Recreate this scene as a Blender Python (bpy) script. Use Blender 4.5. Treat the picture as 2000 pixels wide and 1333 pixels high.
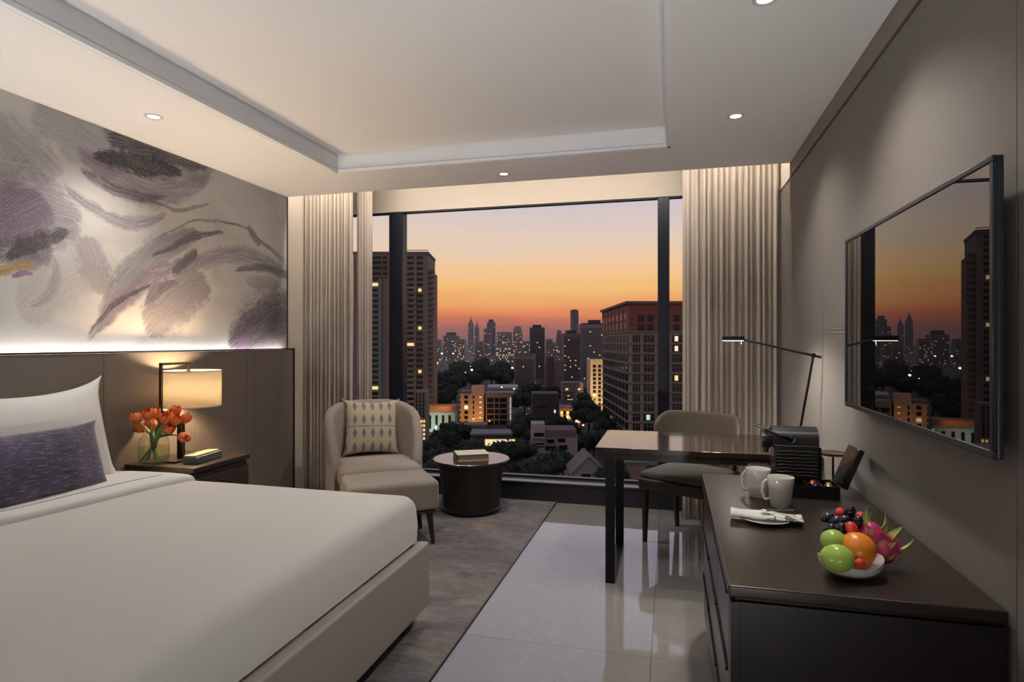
import bpy, bmesh, math, random
from mathutils import Vector, Matrix
from math import sin, cos, pi, radians as R
random.seed(7)
for o in list(bpy.data.objects): bpy.data.objects.remove(o)
SC = bpy.context.scene
COL = SC.collection

# ------------------------------------------------------------------ camera
F, CX, CY, EYE = 1195.0, 1000.0, 668.0, 1.35
YAW = math.atan(310 / F); SY, CYW = sin(YAW), cos(YAW)
cd = bpy.data.cameras.new('camera'); cam = bpy.data.objects.new('camera', cd); COL.objects.link(cam)
cd.sensor_fit = 'HORIZONTAL'; cd.sensor_width = 36.0; cd.lens = 36.0 * F / 2000.0
cd.shift_y = (CY - 666.5) / 2000.0; cd.clip_start = 0.05; cd.clip_end = 12000
cam.location = (0, 0, EYE); cam.rotation_euler = (pi / 2, 0, YAW)
SC.camera = cam

# ------------------------------------------------------------------ exposure
SC.view_settings.view_transform = 'Standard'; SC.view_settings.look = 'None'
SC.view_settings.exposure = 0.0; SC.view_settings.gamma = 1.0
SC.view_settings.use_curve_mapping = False

# light levels (watts), for the room's own lamps and the unseen ones added as fill
L_SKY = 1.0
L_DOWN = 33.0
L_UP_FILL = 320.0  # unseen uplights added to lift the ceiling
L_COVE = 17.0
L_HEAD = 6.0
L_BULB = 14.0
L_DESK = 20.0
WARM = (1.0, 0.88, 0.74); NEUTRAL = (1.0, 0.92, 0.83)

# ------------------------------------------------------------------ world: dusk sky, sunset ahead
def lin(r, g, b):
    f = lambda c: (c / 255 / 12.92) if c / 255 <= 0.04045 else ((c / 255 + 0.055) / 1.055) ** 2.4
    return (f(r), f(g), f(b), 1)
W = bpy.data.worlds.new('dusk_sky'); SC.world = W; W.use_nodes = True
wt = W.node_tree; wt.nodes.clear()
def wn(t): return wt.nodes.new(t)
tc = wn('ShaderNodeTexCoord'); sp = wn('ShaderNodeSeparateXYZ'); wt.links.new(tc.outputs['Generated'], sp.inputs[0])
asn = wn('ShaderNodeMath'); asn.operation = 'ARCSINE'; wt.links.new(sp.outputs[2], asn.inputs[0])
# soft cloud streaks: wobble the elevation a little
mp = wn('ShaderNodeMapping'); mp.inputs['Scale'].default_value = (1.6, 1.6, 16); wt.links.new(tc.outputs['Generated'], mp.inputs[0])
nz = wn('ShaderNodeTexNoise'); nz.inputs['Scale'].default_value = 2.2; nz.inputs['Detail'].default_value = 3; wt.links.new(mp.outputs[0], nz.inputs[0])
wob = wn('ShaderNodeMath'); wob.operation = 'MULTIPLY_ADD'; wob.inputs[1].default_value = 0.05; wt.links.new(nz.outputs[0], wob.inputs[0])
wt.links.new(asn.outputs[0], wob.inputs[2])
el = wn('ShaderNodeMapRange'); el.inputs[1].default_value = 0.025; el.inputs[2].default_value = 0.025 + pi / 2; wt.links.new(wob.outputs[0], el.inputs[0])
def ramp(stops):
    n = wn('ShaderNodeValToRGB'); c = n.color_ramp; c.interpolation = 'EASE'
    for i, (d, col) in enumerate(stops):
        e = c.elements[i] if i < 2 else c.elements.new(0.5)
        e.position = d / 90.0; e.color = col
    for (d, col), e in zip(stops, sorted(c.elements, key=lambda e: e.position)): e.color = col
    wt.links.new(el.outputs[0], n.inputs[0]); return n
west = ramp([(0, lin(136, 88, 80)), (0.86, lin(166, 97, 80)), (1.8, lin(221, 117, 80)), (2.8, lin(250, 147, 86)), (3.7, lin(253, 172, 104)), (5.2, lin(253, 199, 126)), (6.6, lin(252, 204, 155)),
             (8.0, lin(240, 207, 174)), (9.5, lin(233, 208, 188)), (11.0, lin(224, 204, 197)), (12.8, lin(210, 199, 205)), (20, lin(190, 186, 206)), (34, lin(152, 158, 190)), (60, lin(116, 124, 158)), (90, lin(100, 108, 144))])
east = ramp([(0, lin(150, 130, 124)), (6, lin(162, 140, 138)), (14, lin(158, 145, 152)), (30, lin(136, 136, 158)), (60, lin(112, 119, 150)), (90, lin(100, 108, 144))])
# blend from the sunset side to the far side of the sky by azimuth
nv = wn('ShaderNodeVectorMath'); nv.operation = 'DOT_PRODUCT'; nv.inputs[1].default_value = (-0.32, 0.947, 0)
wt.links.new(tc.outputs['Generated'], nv.inputs[0])
az = wn('ShaderNodeMapRange'); az.interpolation_type = 'SMOOTHSTEP'; az.inputs[1].default_value = -0.25; az.inputs[2].default_value = 0.85
wt.links.new(nv.outputs['Value'], az.inputs[0])
mx = wn('ShaderNodeMix'); mx.data_type = 'RGBA'
wt.links.new(az.outputs[0], mx.inputs[0]); wt.links.new(east.outputs[0], mx.inputs[6]); wt.links.new(west.outputs[0], mx.inputs[7])
bg = wn('ShaderNodeBackground'); bg.inputs[1].default_value = L_SKY; wt.links.new(mx.outputs[2], bg.inputs[0])
wo = wn('ShaderNodeOutputWorld'); wt.links.new(bg.outputs[0], wo.inputs[0])

# ------------------------------------------------------------------ small tools
def ray(px, py):
    a = (px - CX) / F; b = -(py - CY) / F
    return (CYW * a - SY, SY * a + CYW, b)
def onx(px, py, x):
    d = ray(px, py); t = x / d[0]; return (x, d[1] * t, EYE + d[2] * t)
def atdepth(px, py, zc):
    d = ray(px, py); return Vector((d[0] * zc, d[1] * zc, EYE + d[2] * zc))

def tag(o, label, cat, group=None, kind=None):
    if label: o['label'] = label
    if cat: o['category'] = cat
    if group: o['group'] = group
    if kind: o['kind'] = kind
    return o
def thing(name, label, cat, loc=(0, 0, 0), rz=0.0, group=None, kind=None):
    o = bpy.data.objects.new(name, None); COL.objects.link(o)
    o.empty_display_size = 0.05
    o.location = loc; o.rotation_euler = (0, 0, rz)
    return tag(o, label, cat, group, kind)
def mesh_of(bm, name, sharp=38):
    bm.normal_update()
    for f in bm.faces: f.smooth = True
    th = R(sharp)
    for e in bm.edges:
        if len(e.link_faces) == 2: e.smooth = e.calc_face_angle(0) < th
    me = bpy.data.meshes.new(name); bm.to_mesh(me); bm.free(); return me
def build(name, bm, mat, parent=None, loc=None, rot=None, sharp=38):
    soft = bm in WN; WN.discard(bm)
    me = mesh_of(bm, name, sharp); me.materials.append(mat)
    o = bpy.data.objects.new(name, me); COL.objects.link(o)
    if soft:
        w = o.modifiers.new('weighted_normal', 'WEIGHTED_NORMAL'); w.keep_sharp = True
    if parent: o.parent = parent
    if loc: o.location = loc
    if rot: o.rotation_euler = rot
    return o
def inst(src, name=None, parent=None, loc=None, rot=None, scale=None):
    o = src.copy(); COL.objects.link(o); o.parent = parent
    if name: o.name = name
    if loc is not None: o.location = loc
    if rot is not None: o.rotation_euler = rot
    if scale is not None: o.scale = scale
    return o
def place(me, name, mat, parent, loc=(0, 0, 0), rot=(0, 0, 0), scale=(1, 1, 1)):
    o = bpy.data.objects.new(name, me); COL.objects.link(o); o.parent = parent
    if mat and not me.materials: me.materials.append(mat)
    o.location = loc; o.rotation_euler = rot; o.scale = scale; return o
def copy_tree(root):
    c = root.copy(); COL.objects.link(c)
    for ch in root.children:
        k = ch.copy(); COL.objects.link(k); k.parent = c
        for g in ch.children:
            q = g.copy(); COL.objects.link(q); q.parent = k
    return c
def structure(o, label=None):
    o['kind'] = 'structure'
    if label: o['label'] = label
    return o

WN = set()
def NB(): return bmesh.new()
def merge(bm, b2, M=None):
    if M is not None: bmesh.ops.transform(b2, matrix=M, verts=b2.verts)
    vs = [bm.verts.new(v.co) for v in b2.verts]
    for i, v in enumerate(b2.verts): v.index = i
    for f in b2.faces:
        try: bm.faces.new([vs[v.index] for v in f.verts])
        except ValueError: pass
    b2.free()
def box(bm, x0, x1, y0, y1, z0, z1, M=None, r=0.0, seg=2):
    b = bmesh.new()
    bmesh.ops.create_cube(b, size=1.0)
    bmesh.ops.transform(b, matrix=Matrix.Translation(((x0 + x1) / 2, (y0 + y1) / 2, (z0 + z1) / 2)) @ Matrix.Diagonal((x1 - x0, y1 - y0, z1 - z0, 1)), verts=b.verts)
    if r > 0: bmesh.ops.bevel(b, geom=list(b.edges), offset=r, segments=seg, profile=0.5, affect='EDGES')
    if r > 0 and seg > 1: WN.add(bm)
    merge(bm, b, M); return bm
def B(*a, **k): return box(NB(), *a, **k)
def lathe(bm, prof, n=32, c=(0, 0, 0), M=None, sx=1.0, sy=1.0):
    b = bmesh.new(); rings = []
    for (r, z) in prof:
        if r < 1e-6: rings.append([b.verts.new((0, 0, z))])
        else: rings.append([b.verts.new((r * cos(2 * pi * i / n) * sx, r * sin(2 * pi * i / n) * sy, z)) for i in range(n)])
    for a, d in zip(rings, rings[1:]):
        for i in range(n):
            j = (i + 1) % n
            if len(a) == 1 and len(d) == 1: continue
            if len(a) == 1: b.faces.new((a[0], d[j], d[i]))
            elif len(d) == 1: b.faces.new((a[i], a[j], d[0]))
            else: b.faces.new((a[i], a[j], d[j], d[i]))
    bmesh.ops.recalc_face_normals(b, faces=b.faces)
    bmesh.ops.translate(b, verts=b.verts, vec=c)
    merge(bm, b, M); return bm
def tube(bm, pts, rad, n=8, close=True):
    pts = [Vector(p) for p in pts]; b = bmesh.new(); rings = []
    rads = rad if isinstance(rad, (list, tuple)) else [rad] * len(pts)
    up = None
    for i, p in enumerate(pts):
        t = (pts[min(i + 1, len(pts) - 1)] - pts[max(i - 1, 0)]).normalized()
        if up is None: up = Vector((0, 0, 1)) if abs(t.z) < 0.9 else Vector((1, 0, 0))
        a = t.cross(up).normalized(); c = a.cross(t).normalized(); up = c
        rings.append([b.verts.new(p + (a * cos(2 * pi * k / n) + c * sin(2 * pi * k / n)) * rads[i]) for k in range(n)])
    for r0, r1 in zip(rings, rings[1:]):
        for k in range(n): b.faces.new((r0[k], r0[(k + 1) % n], r1[(k + 1) % n], r1[k]))
    if close:
        b.faces.new(rings[0][::-1]); b.faces.new(rings[-1])
    bmesh.ops.recalc_face_normals(b, faces=b.faces)
    merge(bm, b); return bm
def grid(bm, nu, nv, fn, closed_u=False):
    vs = [[bm.verts.new(fn(i / (nu if closed_u else nu - 1), j / (nv - 1))) for j in range(nv)] for i in range(nu)]
    for i in range(nu if closed_u else nu - 1):
        for j in range(nv - 1):
            k = (i + 1) % nu
            bm.faces.new((vs[i][j], vs[k][j], vs[k][j + 1], vs[i][j + 1]))
    return vs
def blob(bm, rx, ry, rz, c=(0, 0, 0), sub=3, fn=None, M=None):
    b = bmesh.new(); bmesh.ops.create_icosphere(b, subdivisions=sub, radius=1.0)
    for v in b.verts:
        k = fn(v.co) if fn else 1.0
        v.co = Vector((v.co.x * rx * k + c[0], v.co.y * ry * k + c[1], v.co.z * rz * k + c[2]))
    merge(bm, b, M); return bm
def smooth(o, lv=2):
    m = o.modifiers.new('subsurf', 'SUBSURF'); m.levels = lv; m.render_levels = lv; return o
def pillow_mesh(w, h, t, n=26, pinch=0.06, ear=0.03, sag=0.0):
    """cushion in the local XZ plane (w along X, h along Z), thickness along Y"""
    bm = NB(); sides = []
    for s in (1, -1):
        vs = []
        for i in range(n + 1):
            row = []
            for j in range(n + 1):
                u = 2 * i / n - 1; v = 2 * j / n - 1
                u = math.copysign(abs(u) ** 0.8, u); v = math.copysign(abs(v) ** 0.8, v)
                x = u * w / 2 * (1 - pinch * (1 - v * v) * abs(u)) + ear * u * abs(u) ** 3 * abs(v) ** 6
                z = v * h / 2 * (1 - pinch * (1 - u * u) * abs(v)) + ear * v * abs(v) ** 3 * abs(u) ** 6
                if sag and v > 0: z -= sag * (1 - u * u) * v
                th = t / 2 * ((1 - u ** 2) * (1 - v ** 2)) ** 0.42
                row.append(bm.verts.new((x, s * th, z + h / 2)))
            vs.append(row)
        for i in range(n):
            for j in range(n):
                q = (vs[i][j], vs[i + 1][j], vs[i + 1][j + 1], vs[i][j + 1])
                bm.faces.new(q if s < 0 else q[::-1])
        sides.append(vs)
    bmesh.ops.remove_doubles(bm, verts=bm.verts, dist=1e-5)
    return bm

# ------------------------------------------------------------------ materials
class T:
    def __init__(s, name):
        s.m = bpy.data.materials.new(name); s.m.use_nodes = True; s.t = s.m.node_tree
        s.b = s.t.nodes['Principled BSDF']; s.out = s.t.nodes['Material Output']
    def n(s, typ, **kw):
        x = s.t.nodes.new(typ)
        for k, v in kw.items():
            if k.startswith('i_'):
                s.set(x.inputs[int(k[2:])], v)
            else: setattr(x, k, v)
        return x
    def set(s, sock, v):
        if hasattr(v, 'links') or isinstance(v, bpy.types.NodeSocket): s.t.links.new(v, sock)
        elif v is not None: sock.default_value = v
    def math(s, op, a, b=None, c=None, clamp=False):
        x = s.n('ShaderNodeMath', operation=op, use_clamp=clamp); s.set(x.inputs[0], a)
        if b is not None: s.set(x.inputs[1], b)
        if c is not None: s.set(x.inputs[2], c)
        return x.outputs[0]
    def mix(s, f, a, b, blend='MIX'):
        x = s.n('ShaderNodeMix', data_type='RGBA', blend_type=blend); s.set(x.inputs[0], f); s.set(x.inputs[6], a); s.set(x.inputs[7], b)
        return x.outputs[2]
    def co(s, kind='Object', scale=(1, 1, 1), rot=(0, 0, 0), loc=(0, 0, 0)):
        c = s.n('ShaderNodeTexCoord').outputs[kind]
        m = s.n('ShaderNodeMapping'); s.t.links.new(c, m.inputs[0]); m.inputs['Scale'].default_value = scale; m.inputs['Rotation'].default_value = rot; m.inputs['Location'].default_value = loc
        return m.outputs[0]
    def noise(s, vec, sc=5, det=4, rough=0.55, dist=0.0):
        x = s.n('ShaderNodeTexNoise'); s.set(x.inputs['Vector'], vec); x.inputs['Scale'].default_value = sc
        x.inputs['Detail'].default_value = det; x.inputs['Roughness'].default_value = rough; x.inputs['Distortion'].default_value = dist
        return x.outputs[0]
    def ramp(s, f, stops, interp='LINEAR'):
        x = s.n('ShaderNodeValToRGB'); c = x.color_ramp; c.interpolation = interp
        while len(c.elements) < len(stops): c.elements.new(0.5)
        for e, (p, col) in zip(c.elements, stops): e.position = p
        for e, (p, col) in zip(c.elements, stops): e.color = col if len(col) == 4 else (*col, 1)
        s.t.links.new(f, x.inputs[0]); return x.outputs[0]
    def smooth(s, v, a, b):
        x = s.n('ShaderNodeMapRange', interpolation_type='SMOOTHSTEP'); s.set(x.inputs[0], v); x.inputs[1].default_value = a; x.inputs[2].default_value = b
        return x.outputs[0]
    def bump(s, h, st=0.2, d=0.01):
        x = s.n('ShaderNodeBump'); x.inputs['Strength'].default_value = st; x.inputs['Distance'].default_value = d
        s.t.links.new(h, x.inputs['Height']); s.t.links.new(x.outputs[0], s.b.inputs['Normal'])
    def p(s, **kw):
        names = dict(col='Base Color', rough='Roughness', metal='Metallic', ior='IOR', spec='Specular IOR Level', coat='Coat Weight', coatr='Coat Roughness',
                     sheen='Sheen Weight', trans='Transmission Weight', em='Emission Color', ems='Emission Strength', sss='Subsurface Weight', alpha='Alpha')
        for k, v in kw.items(): s.set(s.b.inputs[names[k]], v)
        return s
def c4(c): return (*c[:3], 1)
def PM(name, col, rough=0.5, metal=0.0, var=0.12, vs=8.0, stretch=(1, 1, 1), bump=0.0, bs=60.0, **kw):
    t = T(name); co = t.co(scale=stretch)
    n = t.noise(co, vs, 4)
    a = c4([x * (1 - var) for x in col]); b = c4([min(1, x * (1 + var)) for x in col])
    t.p(col=t.mix(n, a, b), rough=rough, metal=metal, **kw)
    if bump: t.bump(t.noise(co, bs, 3), bump, 0.004)
    return t.m
def WOOD(name, dark, light, axis=1, rough=0.32, sc=1.0, coat=0.0):
    t = T(name); s = [26 * sc] * 3; s[axis] = 1.6 * sc
    co = t.co(scale=s); n = t.noise(co, 1.0, 5, 0.6, 0.4); n2 = t.noise(t.co(scale=[x * 4 for x in s]), 1.0, 3)
    f = t.math('ADD', t.math('MULTIPLY', n, 0.7), t.math('MULTIPLY', n2, 0.3))
    t.p(col=t.ramp(f, [(0.3, c4(dark)), (0.7, c4(light))]), rough=rough, coat=coat, coatr=0.05)
    return t.m
def FABRIC(name, col, sc=900.0, var=0.12, bump=0.25, rough=0.9, sheen=0.15, big=5.0):
    t = T(name); co = t.co()
    w1 = t.n('ShaderNodeTexWave', wave_type='BANDS', bands_direction='X'); t.t.links.new(co, w1.inputs[0]); w1.inputs['Scale'].default_value = sc / 6.28
    w2 = t.n('ShaderNodeTexWave', wave_type='BANDS', bands_direction='Z'); t.t.links.new(co, w2.inputs[0]); w2.inputs['Scale'].default_value = sc / 6.28
    n = t.noise(co, big, 3); n2 = t.noise(co, sc / 3, 2)
    h = t.math('ADD', t.math('MULTIPLY', w1.outputs[1], w2.outputs[1]), n2)
    f = t.math('ADD', t.math('MULTIPLY', n, 0.55), t.math('MULTIPLY', n2, 0.45))
    t.p(col=t.mix(f, c4([x * (1 - var) for x in col]), c4([min(1, x * (1 + var)) for x in col])), rough=rough, sheen=sheen)
    t.bump(h, bump, 0.0015); return t.m
def GLOW(name, col, strength):
    t = T(name); t.p(col=c4(col), em=c4(col), ems=strength, rough=0.5); return t.m
def GLASS(name, tint=(1, 1, 1), refl=1.0, ior=1.5):
    t = T(name); t.t.nodes.remove(t.b)
    tr = t.n('ShaderNodeBsdfTransparent'); tr.inputs[0].default_value = c4(tint)
    gl = t.n('ShaderNodeBsdfGlossy'); gl.inputs['Roughness'].default_value = 0.0
    fr = t.n('ShaderNodeLayerWeight'); fr.inputs[0].default_value = 0.5; f0 = ((ior - 1) / (ior + 1)) ** 2
    sch = t.math('MULTIPLY_ADD', t.math('POWER', fr.outputs['Facing'], 5.0), 1 - f0, f0)
    mxs = t.n('ShaderNodeMixShader'); t.t.links.new(t.math('MULTIPLY', sch, refl), mxs.inputs[0])
    t.t.links.new(tr.outputs[0], mxs.inputs[1]); t.t.links.new(gl.outputs[0], mxs.inputs[2]); t.t.links.new(mxs.outputs[0], t.out.inputs[0]); return t.m

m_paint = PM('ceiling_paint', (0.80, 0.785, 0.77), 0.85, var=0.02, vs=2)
m_paint_coldlit = PM('tray_paint_cold_light', (0.80, 0.81, 0.83), 0.8, var=0.02, vs=2)  # bluish tint paints in the cold light on the tray's edges
m_wallpaper = FABRIC('wall_weave', (0.138, 0.121, 0.107), 520, 0.16, 0.3, 0.72, 0.1, 1.4)
m_frieze = PM('frieze_paint', (0.22, 0.19, 0.165), 0.7, var=0.05)
m_black = PM('black_reveal', (0.008, 0.008, 0.009), 0.5, var=0.1)
m_navy = PM('navy_metal', (0.012, 0.016, 0.03), 0.35, 0.3, 0.15, 3)
m_navybase = PM('sill_cladding', (0.018, 0.019, 0.024), 0.35, 0.1, 0.15, 3)
m_sill = PM('sill_stone', (0.06, 0.055, 0.06), 0.18, var=0.15, vs=12)
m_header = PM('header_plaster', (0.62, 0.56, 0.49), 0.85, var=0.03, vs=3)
m_curtain = PM('curtain_cloth', (0.44, 0.385, 0.33), 0.9, var=0.05, vs=5, sheen=0.15)
m_drape = PM('drape_lining', (0.48, 0.425, 0.375), 0.9, var=0.04, vs=4, sheen=0.1)
m_leather = PM('headboard_leather', (0.165, 0.142, 0.122), 0.46, var=0.08, vs=3, bump=0.12, bs=260)
m_bronze = PM('bronze_trim', (0.05, 0.042, 0.036), 0.35, 0.75, 0.1, 20)
m_linen = FABRIC('white_linen', (0.625, 0.61, 0.59), 1500, 0.02, 0.06, 0.85, 0.1, 1.5)
m_sheet = FABRIC('white_sheet', (0.82, 0.815, 0.80), 1500, 0.02, 0.06, 0.85, 0.1, 2)
m_bedleather = PM('bed_leather', (0.30, 0.275, 0.245), 0.5, var=0.05, vs=4, bump=0.1, bs=320)
m_espresso = WOOD('espresso_wood', (0.017, 0.0115, 0.0085), (0.034, 0.023, 0.017), 1, 0.30, 1.0, 0.0)
m_espresso_x = WOOD('espresso_wood_across', (0.020, 0.0145, 0.0115), (0.042, 0.028, 0.022), 0, 0.16, 1.0, 0.45)
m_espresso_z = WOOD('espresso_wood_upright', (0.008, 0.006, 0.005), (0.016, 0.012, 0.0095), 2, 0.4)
m_upholstery = FABRIC('grey_beige_upholstery', (0.30, 0.262, 0.225), 900, 0.14, 0.35, 0.92, 0.2, 40)
m_olive = FABRIC('olive_leather', (0.085, 0.066, 0.043), 300, 0.1, 0.08, 0.5, 0.05, 6)
m_seatgrey = FABRIC('seat_fabric', (0.10, 0.095, 0.085), 700, 0.12, 0.25, 0.85, 0.15, 12)
m_chairwood = WOOD('dark_chair_wood', (0.022, 0.013, 0.009), (0.05, 0.028, 0.018), 2, 0.35)
m_blackmetal = PM('black_metal', (0.012, 0.012, 0.013), 0.35, 0.6, 0.1, 30)
m_blackplastic = PM('black_plastic', (0.012, 0.012, 0.0125), 0.3, var=0.1, vs=30, coat=0.3)
m_chrome = PM('chrome', (0.62, 0.62, 0.63), 0.12, 1.0, 0.05, 20)
m_tvframe = PM('tv_frame', (0.03, 0.034, 0.042), 0.35, 0.5, 0.1, 10)
m_ceramic = PM('white_ceramic', (0.70, 0.68, 0.64), 0.12, var=0.02, vs=5, coat=0.4)
m_glass = GLASS('window_glass', (0.985, 0.985, 0.985), 0.12)
m_led = GLOW('led_warm', WARM, 12.0)
m_lens = GLOW('downlight_lens', (1.0, 0.90, 0.76), 14.0)
m_ring = PM('downlight_ring', (0.62, 0.6, 0.57), 0.4, var=0.03)
# ================================================================== ROOM SHELL
XL, XR, YB, YP, YG = -3.08, 0.76, -2.6, 4.365, 5.22   # left wall, right wall, back, pocket edge, glass
ZC, ZT = 2.53, 2.645

# ---- floor: screed + polished stone tiles
fl = structure(build('floor', B(XL - 0.1, XR + 0.1, YB - 0.1, 5.30, -0.12, -0.012), PM('screed', (0.2, 0.19, 0.18), 0.9)), 'polished beige stone tile floor with carpet laid beside it')
t = T('stone_tile'); co = t.co(scale=(1, 0.45, 1), rot=(0, 0, 0.3)); n1 = t.noise(co, 2.2, 6, 0.6, 1.2); n2 = t.noise(co, 9, 4, 0.6, 2.0)
vein = t.smooth(t.math('ABSOLUTE', t.math('SUBTRACT', n1, 0.5)), 0.0, 0.012)
base = t.mix(n2, (0.225, 0.215, 0.208, 1), (0.262, 0.25, 0.24, 1))
t.p(col=t.mix(vein, (0.268, 0.257, 0.248, 1), base), rough=0.05, ior=1.62, coat=0.6, coatr=0.03)
m_tile = t.m
XT0 = -0.922
tile_w = (XR - XT0) / 2
y = 4.78 + 0.0
rows = [(4.78, 5.06)] + [(4.78 - 1.05 * (k + 1), 4.78 - 1.05 * k) for k in range(7)]
meshes = {}
for (y0, y1) in rows:
    for k in range(2):
        key = round(y1 - y0, 3)
        if key not in meshes:
            meshes[key] = mesh_of(B(-tile_w / 2 + 0.0007, tile_w / 2 - 0.0007, -key / 2 + 0.0007, key / 2 - 0.0007, -0.012, 0.0, r=0.0006, seg=1), 'tile')
        place(meshes[key], 'tile', m_tile, fl, (XT0 + tile_w * (k + 0.5), (y0 + y1) / 2, 0))

# ---- carpet
t = T('carpet_pile'); co = t.co(); co2 = t.co(scale=(1.0, 1.6, 1), rot=(0, 0, 0.5))
a = t.noise(co2, 2.0, 6, 0.62, 0.6); b = t.noise(co, 8.0, 5, 0.65, 0.8); f = t.noise(co, 420, 2)
streak = t.noise(t.co(scale=(3, 7, 1), rot=(0, 0, 0.25)), 2.6, 6, 0.72, 1.5)
mixv = t.math('ADD', t.math('MULTIPLY', a, 0.55), t.math('MULTIPLY', streak, 0.45))
col = t.ramp(mixv, [(0.34, (0.060, 0.056, 0.062)), (0.44, (0.095, 0.086, 0.094)), (0.52, (0.165, 0.152, 0.148)), (0.62, (0.26, 0.242, 0.228))])
och = t.smooth(t.noise(t.co(scale=(1.0, 2.4, 1), loc=(3.3, 1.9, 0)), 2.3, 4, 0.6, 0.5), 0.60, 0.70)
col = t.mix(t.math('MULTIPLY', och, t.math('MULTIPLY', b, 1.2)), col, (0.40, 0.235, 0.08, 1))
pur = t.smooth(t.noise(t.co(loc=(9, 2, 0)), 2.6, 4, 0.6), 0.56, 0.7)
col = t.mix(t.math('MULTIPLY', pur, 0.4), col, (0.17, 0.13, 0.19, 1))
col = t.mix(t.math('MULTIPLY', f, 0.5), col, (0.10, 0.09, 0.09, 1), 'MULTIPLY') if False else t.mix(t.math('MULTIPLY', f, 0.35), col, (0.12, 0.11, 0.11, 1))
t.p(col=col, rough=0.95, sheen=0.1); t.bump(f, 0.5, 0.004)
cp = build('carpet', B(XL, XT0 - 0.006, YB, 5.058, -0.012, 0.006), t.m)
structure(cp, 'mottled grey and mauve carpet with ochre patches under the bed')
structure(build('trim_1', B(XT0 - 0.006, XT0 - 0.0005, YB, 5.058, -0.012, 0.007), m_bronze), 'thin dark metal strip between carpet and tiles')

# ---- walls
wl = structure(build('wall_left', B(XL - 0.12, XL, YB - 0.1, 5.3, -0.012, 2.95), m_frieze))
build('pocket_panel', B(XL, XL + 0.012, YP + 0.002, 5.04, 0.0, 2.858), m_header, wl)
wb = structure(build('wall_back', B(XL, XR, YB - 0.12, YB, -0.012, 2.95), PM('back_wall_paint', (0.42, 0.38, 0.34), 0.8, var=0.04)))
wr = structure(build('wall_right', B(XR + 0.012, XR + 0.14, YB - 0.1, 5.3, -0.012, 2.95), m_black), 'dark taupe woven wall panels behind the television')
ys = [4.842, 3.462, 1.632, -0.2, -1.4, YB + 0.002]
for y1, y0 in zip(ys, ys[1:]):
    build('wall_panel', B(XR, XR + 0.0125, y0 + 0.0012, y1 - 0.0012, 0.0, 2.418, r=0.001, seg=1), m_wallpaper, wr)
build('frieze_panel', B(XR, XR + 0.0125, YB + 0.002, YP - 0.002, 2.436, ZC - 0.002), m_frieze, wr)
build('frieze_panel', B(XR, XR + 0.0125, YP + 0.001, 4.842, 2.436, 2.858), m_header, wr)
build('pocket_panel', B(XR, XR + 0.0125, 4.845, 5.04, 0.0, 2.858), m_header, wr)

# ---- ceiling with recessed tray and curtain pocket
bm = NB()
box(bm, XL, -2.27, YB, YP, ZC, 2.95); box(bm, 0.0, XR, YB, YP, ZC, 2.95)
box(bm, -2.27, 0.0, 3.845, YP, ZC, 2.95); box(bm, -2.27, 0.0, YB, -0.9, ZC, 2.95)
ce = structure(build('ceiling', bm, m_paint), 'white ceiling with a recessed rectangular tray')
build('tray_panel', B(-2.34, 0.04, -0.96, 3.91, 2.665, 2.70), m_paint, ce)
bm = NB()
for (x0, x1, y0, y1) in ((-2.275, -2.262, -0.905, 3.85), (-0.008, 0.005, -0.905, 3.85), (-2.275, 0.005, 3.838, 3.85), (-2.275, 0.005, -0.905, -0.893)):
    box(bm, x0, x1, y0, y1, ZC + 0.022, 2.648)
build('tray_fascia', bm, m_paint_coldlit, ce)
bm = NB()
for (x0, x1, y0, y1) in ((-2.274, -2.246, -0.904, 3.849), (-0.024, 0.004, -0.904, 3.849), (-2.274, 0.004, 3.822, 3.849), (-2.274, 0.004, -0.904, -0.877)):
    box(bm, x0, x1, y0, y1, ZC + 0.001, ZC + 0.024, r=0.002, seg=1)
build('tray_lip', bm, m_paint_coldlit, ce)
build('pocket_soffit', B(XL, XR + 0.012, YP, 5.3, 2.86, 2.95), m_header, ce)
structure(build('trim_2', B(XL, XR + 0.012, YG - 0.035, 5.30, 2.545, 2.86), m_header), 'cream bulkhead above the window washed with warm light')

# ---- window
wn1 = structure(thing('window_1', 'wide floor to ceiling window onto the city at sunset', None))
build('sill_base', B(XL, XR + 0.012, 5.06, 5.30, -0.012, 0.155), m_navybase, wn1)
build('window_sill', B(XL, XR + 0.012, 5.045, YG - 0.02, 0.155, 0.168, r=0.003, seg=1), m_sill, wn1)
for (x0, x1) in ((-2.515, -2.378), (-0.104, -0.010)):
    build('mullion', B(x0, x1, YG - 0.045, YG + 0.055, 0.168, 2.545, r=0.004, seg=1), m_navy, wn1)
build('frame_rail', B(XL, XR + 0.012, YG - 0.02, YG + 0.04, 0.155, 0.185), m_navy, wn1)
build('frame_rail', B(XL, XR + 0.012, YG - 0.02, YG + 0.04, 2.535, 2.56), m_navy, wn1)
for (x0, x1) in ((XL, -2.516), (-2.377, -0.105), (-0.009, XR)):
    build('pane', B(x0, x1, YG + 0.004, YG + 0.010, 0.186, 2.534), m_glass, wn1)
# daylight portal: helps the renderer find the window, gives no light of its own
pl = bpy.data.lights.new('window_portal', 'AREA'); pl.shape = 'RECTANGLE'; pl.size = 3.8; pl.size_y = 2.4; pl.cycles.is_portal = True
po = bpy.data.objects.new('window_portal', pl); COL.objects.link(po); po.location = ((XL + XR) / 2, YG + 0.08, 1.36); po.rotation_euler = (R(-90), 0, 0)

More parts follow.
